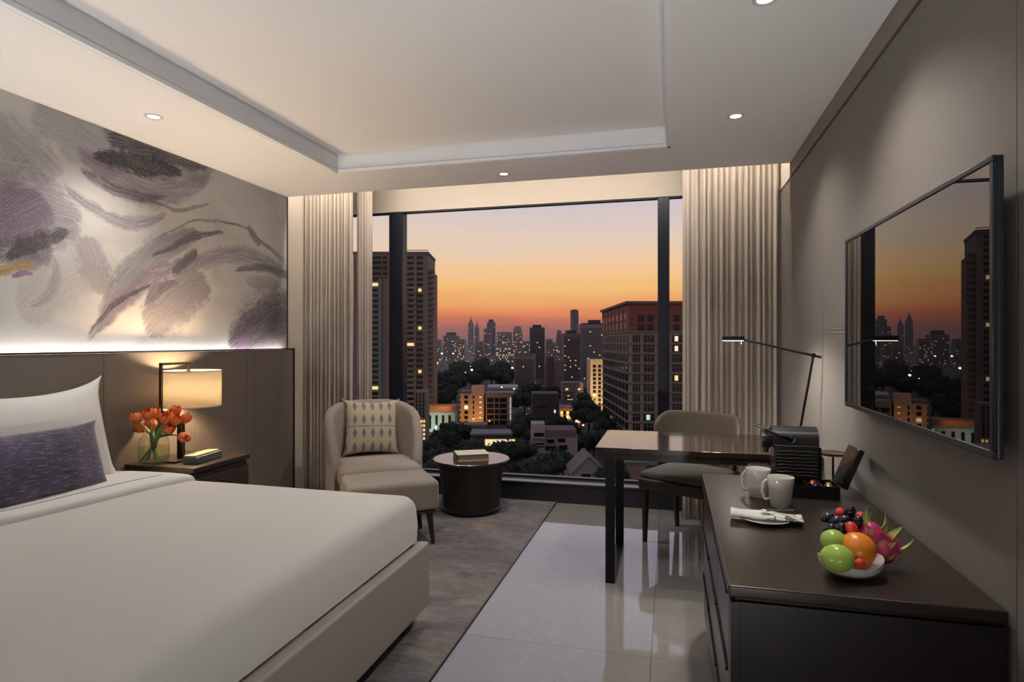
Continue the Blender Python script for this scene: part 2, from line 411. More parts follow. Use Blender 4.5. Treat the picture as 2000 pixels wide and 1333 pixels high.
# ---- cove strip in the curtain pocket
lp = thing('cove_light', 'warm linear light hidden in the curtain pocket above the window', 'light', (0, 0, 0))
build('channel', B(XL + 0.02, XR - 0.02, YP + 0.004, YP + 0.05, 2.835, 2.859), m_ring, lp)
build('diffuser', B(XL + 0.03, XR - 0.03, YP + 0.008, YP + 0.046, 2.828, 2.835), m_led, lp)
ld = bpy.data.lights.new('cove_glow', 'AREA'); ld.shape = 'RECTANGLE'; ld.size = 3.7; ld.size_y = 0.03; ld.energy = L_COVE; ld.color = WARM
lo = bpy.data.objects.new('cove_glow', ld); COL.objects.link(lo); lo.parent = lp; lo.location = ((XL + XR) / 2, YP + 0.03, 2.82); lo.rotation_euler = (R(28), 0, 0)

# ---- downlights
def downlight(x, y, label, group='recessed ceiling downlights', power=1.0, tilt=0.0, size=62, blend=0.9):
    d = thing('downlight', label, 'ceiling light', (x, y, ZC), 0, group)
    bm = NB(); lathe(bm, [(0.028, 0.010), (0.028, -0.001), (0.032, -0.003), (0.045, -0.0025), (0.046, -0.0003), (0.030, 0.0)], 32)
    build('trim_ring', bm, m_ring, d)
    bm = NB(); lathe(bm, [(0.0, -0.0006), (0.0275, -0.0006)], 28); build('lens', bm, m_lens, d)
    l = bpy.data.lights.new('downlight_beam', 'SPOT'); l.energy = L_DOWN * power; l.color = NEUTRAL; l.spot_size = R(size * 2); l.spot_blend = blend; l.shadow_soft_size = 0.04
    o = bpy.data.objects.new('downlight_beam', l); COL.objects.link(o); o.parent = d; o.location = (0, 0, -0.034); o.rotation_euler = (0, tilt, 0)
    return d
downlight(-2.622, 2.631, 'recessed downlight in the ceiling above the mural wall', power=1.1)
downlight(-1.135, 4.147, 'recessed downlight in the ceiling just in front of the window', power=1.5)
downlight(0.329, 3.389, 'recessed downlight in the ceiling above the desk', power=1.2)
downlight(0.315, 2.256, 'recessed downlight at the top edge of the ceiling above the television', power=1.9)
downlight(-2.622, 1.05, 'added fill downlight above the far side of the bed, outside the view', power=0.1)  # unseen lamp added as fill over the bed
for (x, y, w_) in ((0.32, 0.9, 'over the near end of the dresser'), (0.32, -0.6, 'over the tiles behind the viewer'), (-1.1, -1.4, 'in the middle of the ceiling behind the viewer'), (-2.6, -1.4, 'in the far corner behind the viewer')):
    downlight(x, y, 'added unseen downlight ' + w_, group='added fill downlights outside the view', power=0.15)  # unseen lamps added to light the foreground

# ================================================================== MURAL + HEADBOARD
XM = -3.02
def brush_group():
    g = bpy.data.node_groups.new('brush_stroke', 'ShaderNodeTree')
    I = g.interface
    for nm, ty in (('P', 'Vector'), ('P0', 'Vector'), ('D', 'Vector'), ('N', 'Vector'), ('L', 'Float'), ('Bend', 'Float'), ('HW', 'Float'), ('Tap', 'Float'), ('Seed', 'Float'), ('Streak', 'Float'), ('Weave', 'Float'), ('Alpha', 'Float')):
        I.new_socket(nm, in_out='INPUT', socket_type='NodeSocket' + ty)
    I.new_socket('Fac', in_out='OUTPUT', socket_type='NodeSocketFloat')
    gi = g.nodes.new('NodeGroupInput'); go = g.nodes.new('NodeGroupOutput'); i = gi.outputs
    def S(sock, v):
        if isinstance(v, bpy.types.NodeSocket): g.links.new(v, sock)
        else: sock.default_value = v
    def mt(op, a, b=None, c=None):
        x = g.nodes.new('ShaderNodeMath'); x.operation = op; S(x.inputs[0], a)
        if b is not None: S(x.inputs[1], b)
        if c is not None: S(x.inputs[2], c)
        return x.outputs[0]
    def vm(op, a, b):
        x = g.nodes.new('ShaderNodeVectorMath'); x.operation = op; S(x.inputs[0], a); S(x.inputs[1], b); return x
    def nzz(vec, sc, det=3, ds=0.0):
        x = g.nodes.new('ShaderNodeTexNoise'); S(x.inputs['Vector'], vec); x.inputs['Scale'].default_value = sc; x.inputs['Detail'].default_value = det; x.inputs['Distortion'].default_value = ds; return x
    warp = nzz(i['P'], 3.0, 3)
    wv = vm('MULTIPLY_ADD', warp.outputs[1], (0.10, 0.10, 0.10)); S(wv.inputs[2], i['P'])
    wv2 = vm('SUBTRACT', wv.outputs[0], (0.05, 0.05, 0.05))
    d = vm('SUBTRACT', wv2.outputs[0], i['P0']).outputs[0]
    s = mt('DIVIDE', vm('DOT_PRODUCT', d, i['D']).outputs['Value'], i['L'])
    tt = vm('DOT_PRODUCT', d, i['N']).outputs['Value']
    sc_ = mt('MAXIMUM', mt('MINIMUM', s, 1.0), 0.0)
    arch = mt('MULTIPLY', mt('MULTIPLY', sc_, mt('SUBTRACT', 1.0, sc_)), 4.0)
    t2 = mt('SUBTRACT', tt, mt('MULTIPLY', arch, i['Bend']))
    w = mt('MULTIPLY', mt('POWER', mt('MAXIMUM', arch, 0.0005), i['Tap']), i['HW'])
    cv = g.nodes.new('ShaderNodeCombineXYZ'); S(cv.inputs[0], mt('MULTIPLY', s, mt('MULTIPLY', i['L'], 5.0))); S(cv.inputs[1], mt('MULTIPLY', t2, 150.0)); S(cv.inputs[2], i['Seed'])
    st = nzz(cv.outputs[0], 1.0, 4).outputs[0]
    edge = nzz(i['P'], 26.0, 4).outputs[0]
    rel = mt('DIVIDE', mt('ABSOLUTE', t2), w)
    rel = mt('ADD', rel, mt('MULTIPLY', mt('SUBTRACT', edge, 0.5), 0.8))
    rel = mt('ADD', rel, mt('MULTIPLY', mt('SUBTRACT', st, 0.5), 1.3))
    mr = g.nodes.new('ShaderNodeMapRange'); mr.interpolation_type = 'SMOOTHSTEP'; S(mr.inputs[0], rel); mr.inputs[1].default_value = 1.15; mr.inputs[2].default_value = 0.55
    ms = g.nodes.new('ShaderNodeMapRange'); ms.interpolation_type = 'SMOOTHSTEP'; S(ms.inputs[0], st); ms.inputs[1].default_value = 0.30; ms.inputs[2].default_value = 0.60
    # canvas weave showing through dry paint
    sp_ = g.nodes.new('ShaderNodeSeparateXYZ'); S(sp_.inputs[0], i['P'])
    sa = mt('SINE', mt('MULTIPLY', mt('ADD', sp_.outputs[1], mt('MULTIPLY', sp_.outputs[2], 0.25)), 430.0)); sb = mt('SINE', mt('MULTIPLY', mt('SUBTRACT', sp_.outputs[2], mt('MULTIPLY', sp_.outputs[1], 0.25)), 430.0))
    wvv = mt('MULTIPLY_ADD', mt('MULTIPLY', sa, sb), 0.5, 0.5)
    wsm = g.nodes.new('ShaderNodeMapRange'); wsm.interpolation_type = 'SMOOTHSTEP'; S(wsm.inputs[0], wvv); wsm.inputs[1].default_value = 0.42; wsm.inputs[2].default_value = 0.72
    wmask = mt('SUBTRACT', 1.0, mt('MULTIPLY', i['Weave'], mt('MULTIPLY', wsm.outputs[0], 0.8)))
    def ends(a, b):
        x = g.nodes.new('ShaderNodeMapRange'); x.interpolation_type = 'SMOOTHSTEP'; S(x.inputs[0], mt('ADD', s, mt('MULTIPLY', mt('SUBTRACT', st, 0.5), 0.25))); x.inputs[1].default_value = a; x.inputs[2].default_value = b; return x.outputs[0]
    mend = mt('MULTIPLY', ends(-0.02, 0.06), ends(1.02, 0.94))
    fac = mt('MULTIPLY', mt('MULTIPLY', mr.outputs[0], mend), mt('SUBTRACT', 1.0, mt('MULTIPLY', i['Streak'], mt('SUBTRACT', 1.0, ms.outputs[0]))))
    dr = g.nodes.new('ShaderNodeMapRange'); dr.interpolation_type = 'SMOOTHSTEP'; S(dr.inputs[0], nzz(i['P'], 120.0, 5).outputs[0]); dr.inputs[1].default_value = 0.36; dr.inputs[2].default_value = 0.56; dr.inputs[3].default_value = 0.78; dr.inputs[4].default_value = 1.0
    fac = mt('MULTIPLY', fac, dr.outputs[0])
    fac = mt('MULTIPLY', mt('MULTIPLY', fac, i['Alpha']), wmask)
    x = g.nodes.new('ShaderNodeMath'); x.operation = 'MINIMUM'; x.use_clamp = True; S(x.inputs[0], fac); x.inputs[1].default_value = 1.0
    g.links.new(x.outputs[0], go.inputs['Fac'])
    return g
BG = brush_group()
t = T('painted_mural'); P = t.co()
soft = t.noise(t.co(scale=(1, 1.0, 1.4)), 1.6, 5, 0.55, 0.6)
col = t.ramp(soft, [(0.30, (0.36, 0.35, 0.355)), (0.48, (0.47, 0.455, 0.445)), (0.62, (0.53, 0.51, 0.495))])
STROKES = [  # pixel start, pixel end, bend m, half width m, taper, colour, alpha, streak, weave
    ((60, 205), (240, 330), 0.04, 0.15, 0.5, (0.36, 0.35, 0.40), 0.6, 0.5, 0.0),
    ((-10, 215), (110, 350), 0.0, 0.10, 0.5, (0.22, 0.22, 0.27), 0.5, 0.9, 0.3),
    ((190, 225), (420, 330), 0.0, 0.16, 0.5, (0.20, 0.185, 0.23), 0.7, 0.6, 0.1),
    ((205, 268), (412, 320), 0.0, 0.075, 0.5, (0.09, 0.085, 0.11), 0.85, 0.5, 0.0),
    ((140, 285), (412, 345), -0.16, 0.085, 0.6, (0.26, 0.20, 0.29), 0.8, 0.6, 0.5),
    ((150, 320), (330, 385), -0.07, 0.03, 0.6, (0.10, 0.075, 0.13), 0.9, 0.5, 0.7),
    ((178, 303), (356, 340), 0.0, 0.055, 0.6, (0.055, 0.052, 0.065), 1.0, 0.12, 0.0),
    ((120, 350), (330, 420), -0.12, 0.035, 0.6, (0.16, 0.12, 0.20), 0.7, 0.7, 0.6),
    ((300, 392), (412, 398), -0.06, 0.012, 0.5, (0.20, 0.18, 0.22), 0.7, 0.6, 0.0),
    ((-60, 400), (160, 440), 0.04, 0.17, 0.5, (0.20, 0.16, 0.24), 0.8, 0.4, 0.95),
    ((-40, 470), (95, 385), 0.0, 0.12, 0.5, (0.13, 0.08, 0.16), 0.9, 0.45, 0.6),
    ((-30, 480), (110, 500), 0.0, 0.07, 0.5, (0.12, 0.10, 0.14), 0.8, 0.5, 0.5),
    ((22, 507), (140, 452), 0.02, 0.045, 0.6, (0.055, 0.05, 0.06), 1.0, 0.15, 0.3),
    ((-20, 528), (75, 520), 0.0, 0.024, 0.4, (0.46, 0.29, 0.07), 0.95, 0.4, 0.0),
    ((30, 540), (66, 534), 0.0, 0.012, 0.5, (0.30, 0.12, 0.34), 0.9, 0.3, 0.0),
    ((165, 460), (205, 575), 0.0, 0.08, 0.5, (0.28, 0.24, 0.29), 0.8, 0.3, 1.0),
    ((60, 600), (110, 500), -0.06, 0.03, 0.6, (0.28, 0.28, 0.33), 0.7, 0.8, 0.0),
    ((40, 620), (180, 530), 0.03, 0.12, 0.5, (0.46, 0.44, 0.46), 0.5, 0.6, 0.0),
    ((190, 655), (400, 460), 0.135, 0.085, 0.75, (0.15, 0.165, 0.22), 1.0, 0.25, 0.9),
    ((300, 500), (440, 460), 0.03, 0.018, 0.5, (0.10, 0.10, 0.13), 0.8, 0.6, 0.0),
    ((172, 668), (400, 505), 0.09, 0.055, 0.6, (0.27, 0.21, 0.29), 0.85, 0.6, 0.1),
    ((180, 650), (300, 560), 0.05, 0.014, 0.5, (0.07, 0.06, 0.08), 0.8, 0.6, 0.0),
    ((285, 645), (408, 552), 0.02, 0.135, 0.45, (0.31, 0.28, 0.33), 0.85, 0.2, 0.15),
    ((285, 600), (350, 555), 0.04, 0.03, 0.5, (0.19, 0.16, 0.21), 0.8, 0.6, 0.0),
    ((338, 532), (388, 490), 0.0, 0.034, 0.5, (0.15, 0.15, 0.18), 0.9, 0.3, 0.0),
    ((345, 545), (580, 560), 0.20, 0.055, 0.6, (0.33, 0.31, 0.37), 0.8, 0.7, 0.0),
    ((455, 530), (585, 552), 0.06, 0.03, 0.6, (0.16, 0.17, 0.21), 0.8, 0.6, 0.0),
    ((480, 550), (550, 560), 0.0, 0.05, 0.6, (0.33, 0.35, 0.40), 0.6, 0.6, 0.0),
    ((300, 470), (560, 525), 0.22, 0.008, 0.5, (0.22, 0.20, 0.24), 0.8, 0.5, 0.0),
    ((482, 448), (508, 480), 0.0, 0.03, 0.6, (0.22, 0.25, 0.32), 0.8, 0.4, 0.0),
    ((500, 470), (556, 512), 0.02, 0.018, 0.5, (0.33, 0.30, 0.36), 0.7, 0.6, 0.0),
    ((448, 690), (600, 605), 0.04, 0.20, 0.4, (0.085, 0.05, 0.09), 0.97, 0.3, 0.3),
    ((462, 695), (500, 635), 0.02, 0.035, 0.5, (0.33, 0.17, 0.33), 0.6, 0.4, 0.2),
    ((490, 690), (575, 665), 0.0, 0.06, 0.5, (0.48, 0.42, 0.46), 0.6, 0.5, 0.5),
]
for k, (a, b, bend, hw, tap, cc, al, stq, wv) in enumerate(STROKES):
    A = onx(*a, XM); Bq = onx(*b, XM); d = Vector((0, Bq[1] - A[1], Bq[2] - A[2])); Ln = d.length; d.normalize()
    g = t.n('ShaderNodeGroup'); g.node_tree = BG
    t.t.links.new(P, g.inputs['P'])
    for nm, v in (('P0', (0, A[1], A[2])), ('D', tuple(d)), ('N', (0, -d.z, d.y)), ('L', Ln), ('Bend', bend), ('HW', hw * 1.3), ('Tap', tap * 0.8), ('Seed', k * 3.7), ('Streak', stq), ('Weave', wv), ('Alpha', min(1.0, al * 1.2))):
        g.inputs[nm].default_value = v
    col = t.mix(g.outputs[0], col, c4([v * 0.66 for v in cc]))
t.p(col=col, rough=0.72); t.bump(t.noise(P, 240, 3), 0.15, 0.002)
mu = thing('wall_mural', 'abstract purple and grey brushstroke mural above the headboard', 'mural', (0, 0, 0))
build('painted_panel', B(XL + 0.001, XM, 0.2, 4.352, 1.20, ZC - 0.002), t.m, mu)
build('edge_trim', B(XL + 0.001, XM + 0.004, 4.352, 4.364, 1.20, ZC - 0.002), m_black, mu)

XH = -2.94
hb = thing('headboard', 'tall grey leather panelled headboard running along the wall under the mural', 'headboard', (0, 0, 0))
build('backing', B(XM + 0.0, XH - 0.03, 0.2, 4.33, 0.006, 1.25), m_black, hb)
ys = [0.2, 1.0, 2.625, 3.30, 3.765, 3.845, 4.322]
pm = None
for y0, y1 in zip(ys, ys[1:]):
    build('upholstered_panel', B(XH - 0.03, XH, y0 + 0.001, y1 - 0.001, 0.01, 1.288, r=0.003, seg=2), m_leather, hb)
build('top_cap', B(XH - 0.034, XH + 0.004, 0.2, 4.335, 1.289, 1.298), m_bronze, hb)
build('end_trim', B(XM, XH + 0.005, 4.3235, 4.338, 0.006, 1.298), m_black, hb)
# light channel behind the headboard's top cap
hl = thing('headboard_light', 'white linear light washing up the mural from behind the headboard', 'light', (0, 0, 0))
build('channel', B(XM + 0.004, XH - 0.036, 0.25, 4.32, 1.251, 1.262), m_ring, hl)
build('diffuser', B(XM + 0.010, XH - 0.040, 0.26, 4.31, 1.262, 1.266), GLOW('led_white', (1.0, 0.95, 0.88), 6.0), hl)
ld = bpy.data.lights.new('headboard_glow', 'AREA'); ld.shape = 'RECTANGLE'; ld.size = 4.0; ld.size_y = 0.02; ld.energy = L_HEAD; ld.color = (1.0, 0.93, 0.84)
lo = bpy.data.objects.new('headboard_glow', ld); COL.objects.link(lo); lo.parent = hl; lo.location = (XM + 0.024, 2.28, 1.270); lo.rotation_euler = (pi, 0, pi / 2)

# ================================================================== CURTAINS
def curtain(name, label, x0, x1, y, mat, n_pleats, amp, z0=0.012, z1=2.845, edge=0.0, side=1):
    def fn(u, v):
        z = z0 + (z1 - z0) * v
        ph = u * n_pleats + 0.10 * sin(u * 23.0 + side)
        k = abs(sin(pi * ph)) ** 0.75
        a = amp * (0.80 + 0.25 * sin(u * 37 + 2 * side)) * (0.85 + 0.15 * (1 - v))
        return (x0 + (x1 - x0) * u + 0.003 * sin(v * 2.2 + u * 11), y + amp - 2 * a * k, z)
    bm = NB(); nu = int(max(24, n_pleats * 18)); grid(bm, nu, 18, fn)
    root = thing(name, label, 'curtain', ((x0 + x1) / 2, y, 0))
    bmesh.ops.translate(bm, verts=bm.verts, vec=(-(x0 + x1) / 2, -y, 0))
    o = build('cloth', bm, mat, root, sharp=180)
    sm = o.modifiers.new('solidify', 'SOLIDIFY'); sm.thickness = 0.002; sm.offset = 0
    build('heading_tape', B(x0 - (x0 + x1) / 2, x1 - (x0 + x1) / 2, -0.008, 0.008, z1 - 0.015, z1), m_header, root)
    return root
curtain('pleated_curtain', 'beige pleated curtain hanging at the left of the window beside the mural', -3.055, -2.60, 4.66, m_curtain, 12, 0.030, side=1)
curtain('lining_curtain', 'flat pale curtain panel between the left pleats and the window', -2.66, -2.505, 4.84, m_drape, 2.5, 0.010, side=1)
curtain('lining_curtain', 'flat pale curtain panel between the window and the right pleats', 0.085, 0.27, 4.84, m_drape, 2.5, 0.012, side=-1)
curtain('pleated_curtain', 'beige pleated curtain hanging at the right of the window behind the desk lamp', 0.215, 0.752, 4.70, m_curtain, 13, 0.032, side=-1)

# ================================================================== ADDED FILL UPLIGHTS, unseen behind the viewer, to brighten the ceiling
def uplight(x, y, aim, label, k=1.0):
    u = thing('added_fill_uplight', label, 'lamp', (x, y, 0.006 if x < XT0 else 0.0), 0, 'added fill uplights behind the viewer')
    bm = NB(); lathe(bm, [(0, 0), (0.085, 0), (0.088, 0.006), (0.085, 0.19), (0.078, 0.19), (0.076, 0.10), (0, 0.10)], 32); build('can', bm, m_black, u)
    bm = NB(); lathe(bm, [(0, 0.145), (0.050, 0.145), (0.055, 0.125), (0.0, 0.125)], 24); build('bulb_lens', bm, m_lens, u)
    l = bpy.data.lights.new('fill_uplight_beam', 'SPOT'); l.energy = L_UP_FILL * k; l.color = (1.0, 0.975, 0.96); l.spot_size = R(96); l.spot_blend = 1.0; l.shadow_soft_size = 0.06
    o = bpy.data.objects.new('fill_uplight_beam', l); COL.objects.link(o); o.parent = u; o.location = (0, 0, 0.20)
    o.rotation_euler = (Vector(aim) - Vector((x, y, 0.2))).to_track_quat('-Z', 'Y').to_euler()
uplight(-1.95, -0.45, (-1.05, 1.95, 2.6), 'added black fill uplight on the carpet, unseen behind the viewer', 0.55)
uplight(0.30, -1.55, (-1.25, 1.2, 2.6), 'added black fill uplight on the tiles, unseen behind the viewer', 0.8)
# ================================================================== BED
BX0, BX1, BY0, BY1 = -2.934, -1.11, 0.66, 2.722
bed = thing('bed', 'large upholstered bed with padded grey leather frame', 'bed', ((BX0 + BX1) / 2, (BY0 + BY1) / 2, 0.006))
bx, by = bed.location.x, bed.location.y
def bb(x0, x1, y0, y1, z0, z1, r=0.0, seg=3): return B(x0 - bx, x1 - bx, y0 - by, y1 - by, z0 - 0.006, z1 - 0.006, r=r, seg=seg)
build('foot_rail', bb(BX1 - 0.055, BX1, BY0, BY1, 0.10, 0.40, 0.012), m_bedleather, bed)
build('side_rail', bb(BX0, BX1 - 0.056, BY1 - 0.055, BY1, 0.10, 0.40, 0.012), m_bedleather, bed)
build('side_rail', bb(BX0, BX1 - 0.056, BY0, BY0 + 0.055, 0.10, 0.40, 0.012), m_bedleather, bed)
build('slat_base', bb(BX0, BX1 - 0.057, BY0 + 0.057, BY1 - 0.057, 0.10, 0.26), m_espresso_z, bed)
for (x, y) in ((BX1 - 0.20, BY1 - 0.13), (BX1 - 0.20, BY0 + 0.03), (BX0 + 0.05, BY1 - 0.13), (BX0 + 0.05, BY0 + 0.03)):
    build('leg', bb(x, x + 0.13, y, y + 0.10, 0.006, 0.10, 0.003, 1), m_chairwood, bed)
build('mattress', bb(BX0 + 0.01, BX1 - 0.062, BY0 + 0.062, BY1 - 0.062, 0.261, 0.60, 0.05, 4), m_sheet, bed)

# duvet tucked into the frame
def rounded_slab(x0, x1, y0, y1, z0, ztop, r, nx=70, ny=60):
    """top surface with rounded shoulders falling to z0 on the foot and side edges"""
    bm = NB()
    def prof(u):   # arc-length style mapping: returns (inset 0..1 position, drop 0..1)
        return u
    def edge(d):   # drop as a function of distance to the edge
        if d >= r: return 0.0
        k = 1 - d / r
        return r * (1 - math.sqrt(max(0, 1 - k * k)))
    xs = [x0 + (x1 - x0) * i / nx for i in range(nx + 1)]
    rr = [r * (1 - math.cos(pi / 2 * k / 8)) for k in range(8)]
    X = sorted([x0] + [x0 + (x1 - r - x0) * i / nx for i in range(1, nx + 1)] + [x1 - q for q in rr])
    Y = sorted([y0 + (q) for q in rr] + [y0 + r + (y1 - y0 - 2 * r) * i / ny for i in range(ny + 1)] + [y1 - q for q in rr])
    V = []
    for x in X:
        row = []
        for y in Y:
            d1 = edge(x1 - x); d2 = edge(min(y - y0, y1 - y))
            z = ztop(x, y) - math.sqrt(d1 * d1 + d2 * d2) if (d1 or d2) else ztop(x, y)
            row.append(bm.verts.new((x, y, z)))
        V.append(row)
    for i in range(len(X) - 1):
        for j in range(len(Y) - 1): bm.faces.new((V[i][j], V[i + 1][j], V[i + 1][j + 1], V[i][j + 1]))
    # skirts
    def skirt(line, nrm):
        prev = [v for v in line]
        for k in range(1, 5):
            zz = k / 4
            cur = [bm.verts.new((v.co.x + nrm[0] * 0.006 * sin(zz * 3), v.co.y + nrm[1] * 0.006 * sin(zz * 3), v.co.z * (1 - zz) + z0 * zz)) for v in line]
            for a in range(len(line) - 1): bm.faces.new((prev[a], prev[a + 1], cur[a + 1], cur[a]))
            prev = cur
    skirt(V[-1], (1, 0)); skirt([r_[-1] for r_ in V], (0, 1)); skirt([r_[0] for r_ in V], (0, -1)); skirt(V[0], (-1, 0))
    bmesh.ops.remove_doubles(bm, verts=bm.verts, dist=1e-5)
    bmesh.ops.recalc_face_normals(bm, faces=bm.faces)
    return bm
def dz(x, y):
    u = (x + 2.9) / 1.75; v = (y - 0.7) / 2.0
    puff = 0.018 * sin(pi * min(max(u, 0), 1)) ** 0.6 * sin(pi * min(max(v, 0), 1)) ** 0.5
    return 0.634 + puff + 0.004 * sin(3.1 * x + 1.7 * y) + 0.003 * sin(7 * y - 4 * x)
dv = build('duvet', rounded_slab(-2.86, BX1 - 0.048, BY0 + 0.05, BY1 - 0.05, 0.41, dz, 0.06), m_linen, sharp=70)
tag(dv, 'smooth white duvet spread over the bed and tucked into the frame', 'duvet')
# turned down sheet across the head end
def sheet_edge(y): return -2.36 - 0.10 * (2.67 - y)
bm = NB(); prof = [(0.0, 0.030), (0.25, 0.036), (0.5, 0.038), (0.75, 0.038), (0.92, 0.036), (0.975, 0.030), (0.995, 0.020), (1.0, 0.008), (0.998, -0.006)]
yy = [BY0 + 0.06 + (BY1 - BY0 - 0.12) * i / 60 for i in range(61)]
V = []
for j, y in enumerate(yy):
    row = []
    for (u, h) in prof:
        x = -2.86 + (sheet_edge(y) + 2.86) * u
        side = min(y - yy[0], yy[-1] - y); drop = 0.055 * (1 - math.sqrt(max(0, 1 - max(0, 1 - side / 0.07) ** 2)))
        row.append(bm.verts.new((x, y, dz(x, y) + h - drop)))
    V.append(row)
for a, b in zip(V, V[1:]):
    for i in range(len(prof) - 1): bm.faces.new((a[i], a[i + 1], b[i + 1], b[i]))
for end in (0, -1):
    line = V[end]; low = [bm.verts.new((v.co.x, v.co.y + (0.012 if end else -0.012), 0.42)) for v in line]
    for i in range(len(line) - 1): bm.faces.new((line[i], low[i], low[i + 1], line[i + 1]))
bmesh.ops.recalc_face_normals(bm, faces=bm.faces)
pip = [(-2.86 + (sheet_edge(y) + 2.86) * 0.80, y, dz(-2.86 + (sheet_edge(y) + 2.86) * 0.80, y) + 0.0385) for y in yy[4:-4]]
sh = build('folded_sheet', bm, m_sheet, sharp=60); build('piping', tube(NB(), pip, 0.0022, 6), PM('grey_piping', (0.40, 0.41, 0.40), 0.8), sh, sharp=180); tag(sh, 'white bed sheet folded back over the duvet below the pillows', 'sheet')

# pillows
pw = build('pillow', pillow_mesh(0.78, 0.50, 0.17, pinch=0.05, ear=0.035, sag=0.035), m_sheet, loc=(-2.775, 2.155, 0.655), rot=(R(-14), 0, R(90)), sharp=180)
tag(pw, 'white pillow leaning on the headboard behind the purple cushion', 'pillow')
t = T('purple_woven_cushion'); co = t.co(scale=(7, 1, 95)); a = t.noise(co, 1.0, 3, 0.6); b = t.noise(t.co(scale=(9, 1, 6)), 1.0, 4, 0.6, 1.0); c = t.noise(t.co(scale=(22, 1, 190), loc=(4, 0, 2)), 1.0, 2)
col = t.ramp(b, [(0.3, (0.018, 0.017, 0.045)), (0.5, (0.042, 0.038, 0.10)), (0.7, (0.095, 0.066, 0.125))])
bandx = t.smooth(t.noise(t.co(scale=(9.5, 0, 0.4), loc=(0.7, 0, 0)), 1.0, 2), 0.47, 0.6)
dark = t.math('MULTIPLY', t.smooth(a, 0.50, 0.56), bandx); lite = t.math('MULTIPLY', t.smooth(c, 0.56, 0.62), 0.7)
col = t.mix(lite, col, (0.30, 0.20, 0.27, 1)); col = t.mix(dark, col, (0.006, 0.005, 0.010, 1))
t.p(col=col, rough=0.75, sheen=0.5); t.bump(a, 0.5, 0.003)
pc = build('lumbar_cushion', pillow_mesh(0.62, 0.30, 0.14, pinch=0.03, ear=0.012), t.m, loc=(-2.605, 2.035, 0.672), rot=(R(-16), 0, R(90)), sharp=180)
tag(pc, 'dark purple woven lumbar cushion standing against the white pillow', 'cushion')

# ================================================================== NIGHTSTAND
NZ = 0.668
ns = thing('nightstand', 'dark wood nightstand between bed and headboard panels', 'nightstand', (-2.71, 2.985, 0.006))
build('top', B(-0.228, 0.232, -0.235, 0.222, NZ - 0.026 - 0.006, NZ - 0.006, r=0.003), m_espresso, ns)
build('body', B(-0.226, 0.214, -0.228, 0.215, 0.06, NZ - 0.040 - 0.006), m_espresso_z, ns)
build('neck', B(-0.220, 0.206, -0.220, 0.207, NZ - 0.047, NZ - 0.031), m_black, ns)
for z0 in (0.08, 0.345):
    dr = build('drawer', B(0.214, 0.230, -0.222, 0.210, z0, z0 + 0.255, r=0.002, seg=1), m_espresso, ns)
    build('handle', B(0.2295, 0.240, -0.05, 0.05, z0 + 0.205, z0 + 0.215, r=0.002, seg=1), m_bronze, dr)
build('plinth', B(-0.21, 0.20, -0.21, 0.20, 0.0, 0.06), m_black, ns)

# ---- bedside lamp
bl = thing('table_lamp', 'bedside lamp with wide cream drum shade on a dark bent frame', 'lamp', (-2.775, 2.925, NZ))
build('base_plate', B(-0.075, 0.085, -0.085, 0.075, 0.0, 0.010, r=0.002, seg=1), m_bronze, bl)
build('column', B(-0.062, -0.040, -0.095, 0.035, 0.135, 0.290, r=0.003, seg=1), m_blackplastic, bl)
build('column_bracket', B(-0.040, 0.012, 0.014, 0.034, 0.19, 0.22), m_bronze, bl)
build('column_post', B(0.012, 0.045, 0.010, 0.040, 0.010, 0.230, r=0.002, seg=1), m_bronze, bl)
q = 0.007
bm = NB(); box(bm, -0.02 - q, -0.02 + q, -0.07 - q, -0.07 + q, 0.28, 0.556); box(bm, -0.02 - q, -0.02 + q, -0.07 - q, 0.135 + q, 0.548, 0.562); box(bm, -0.02 - q, -0.02 + q, 0.135 - q, 0.135 + q, 0.50, 0.55)
build('bent_arm', bm, m_bronze, bl)
# translucent fabric shade
t = T('lampshade_fabric'); t.t.nodes.remove(t.b)
co = t.co(); n = t.noise(t.co(scale=(1, 1, 30)), 14, 3)
dfu = t.n('ShaderNodeBsdfDiffuse'); trl = t.n('ShaderNodeBsdfTranslucent'); c = t.mix(n, (0.76, 0.66, 0.50, 1), (0.82, 0.73, 0.57, 1))
t.t.links.new(c, dfu.inputs[0]); t.t.links.new(c, trl.inputs[0]); ms = t.n('ShaderNodeMixShader'); ms.inputs[0].default_value = 0.62
t.t.links.new(dfu.outputs[0], ms.inputs[1]); t.t.links.new(trl.outputs[0], ms.inputs[2]); t.t.links.new(ms.outputs[0], t.out.inputs[0]); m_shade = t.m
SCX, SCY, SZ0, SZ1, SR = -0.0 + 0.010, 0.130, 0.300, 0.508, 0.162
sm_ = NB(); lathe(sm_, [(SR * 0.985, SZ0), (SR * 0.985, SZ1)], 56, (SCX, SCY, 0)); shd = build('shade', sm_, m_shade, bl)
m_ = shd.modifiers.new('solidify', 'SOLIDIFY'); m_.thickness = 0.0015
m_rim = PM('shade_rim_cloth', (0.6, 0.5, 0.36), 0.8)
for z in (SZ0, SZ1): build('shade_rim', lathe(NB(), [(SR * 0.985 - 0.003, z - 0.003), (SR * 0.985 + 0.0015, z - 0.003), (SR * 0.985 + 0.0015, z + 0.003), (SR * 0.985 - 0.003, z + 0.003), (SR * 0.985 - 0.003, z - 0.003)], 56, (SCX, SCY, 0)), m_rim, shd)
bm = NB()
for a in range(3): tube(bm, [(SCX, SCY, 0.497), (SCX + SR * 0.98 * cos(a * 2.094 + 0.4), SCY + SR * 0.98 * sin(a * 2.094 + 0.4), 0.5)], 0.002, 6)
tube(bm, [(SCX, SCY, 0.497), (-0.02, 0.135, 0.50)], 0.003, 6)
build('shade_spider', bm, m_bronze, shd)
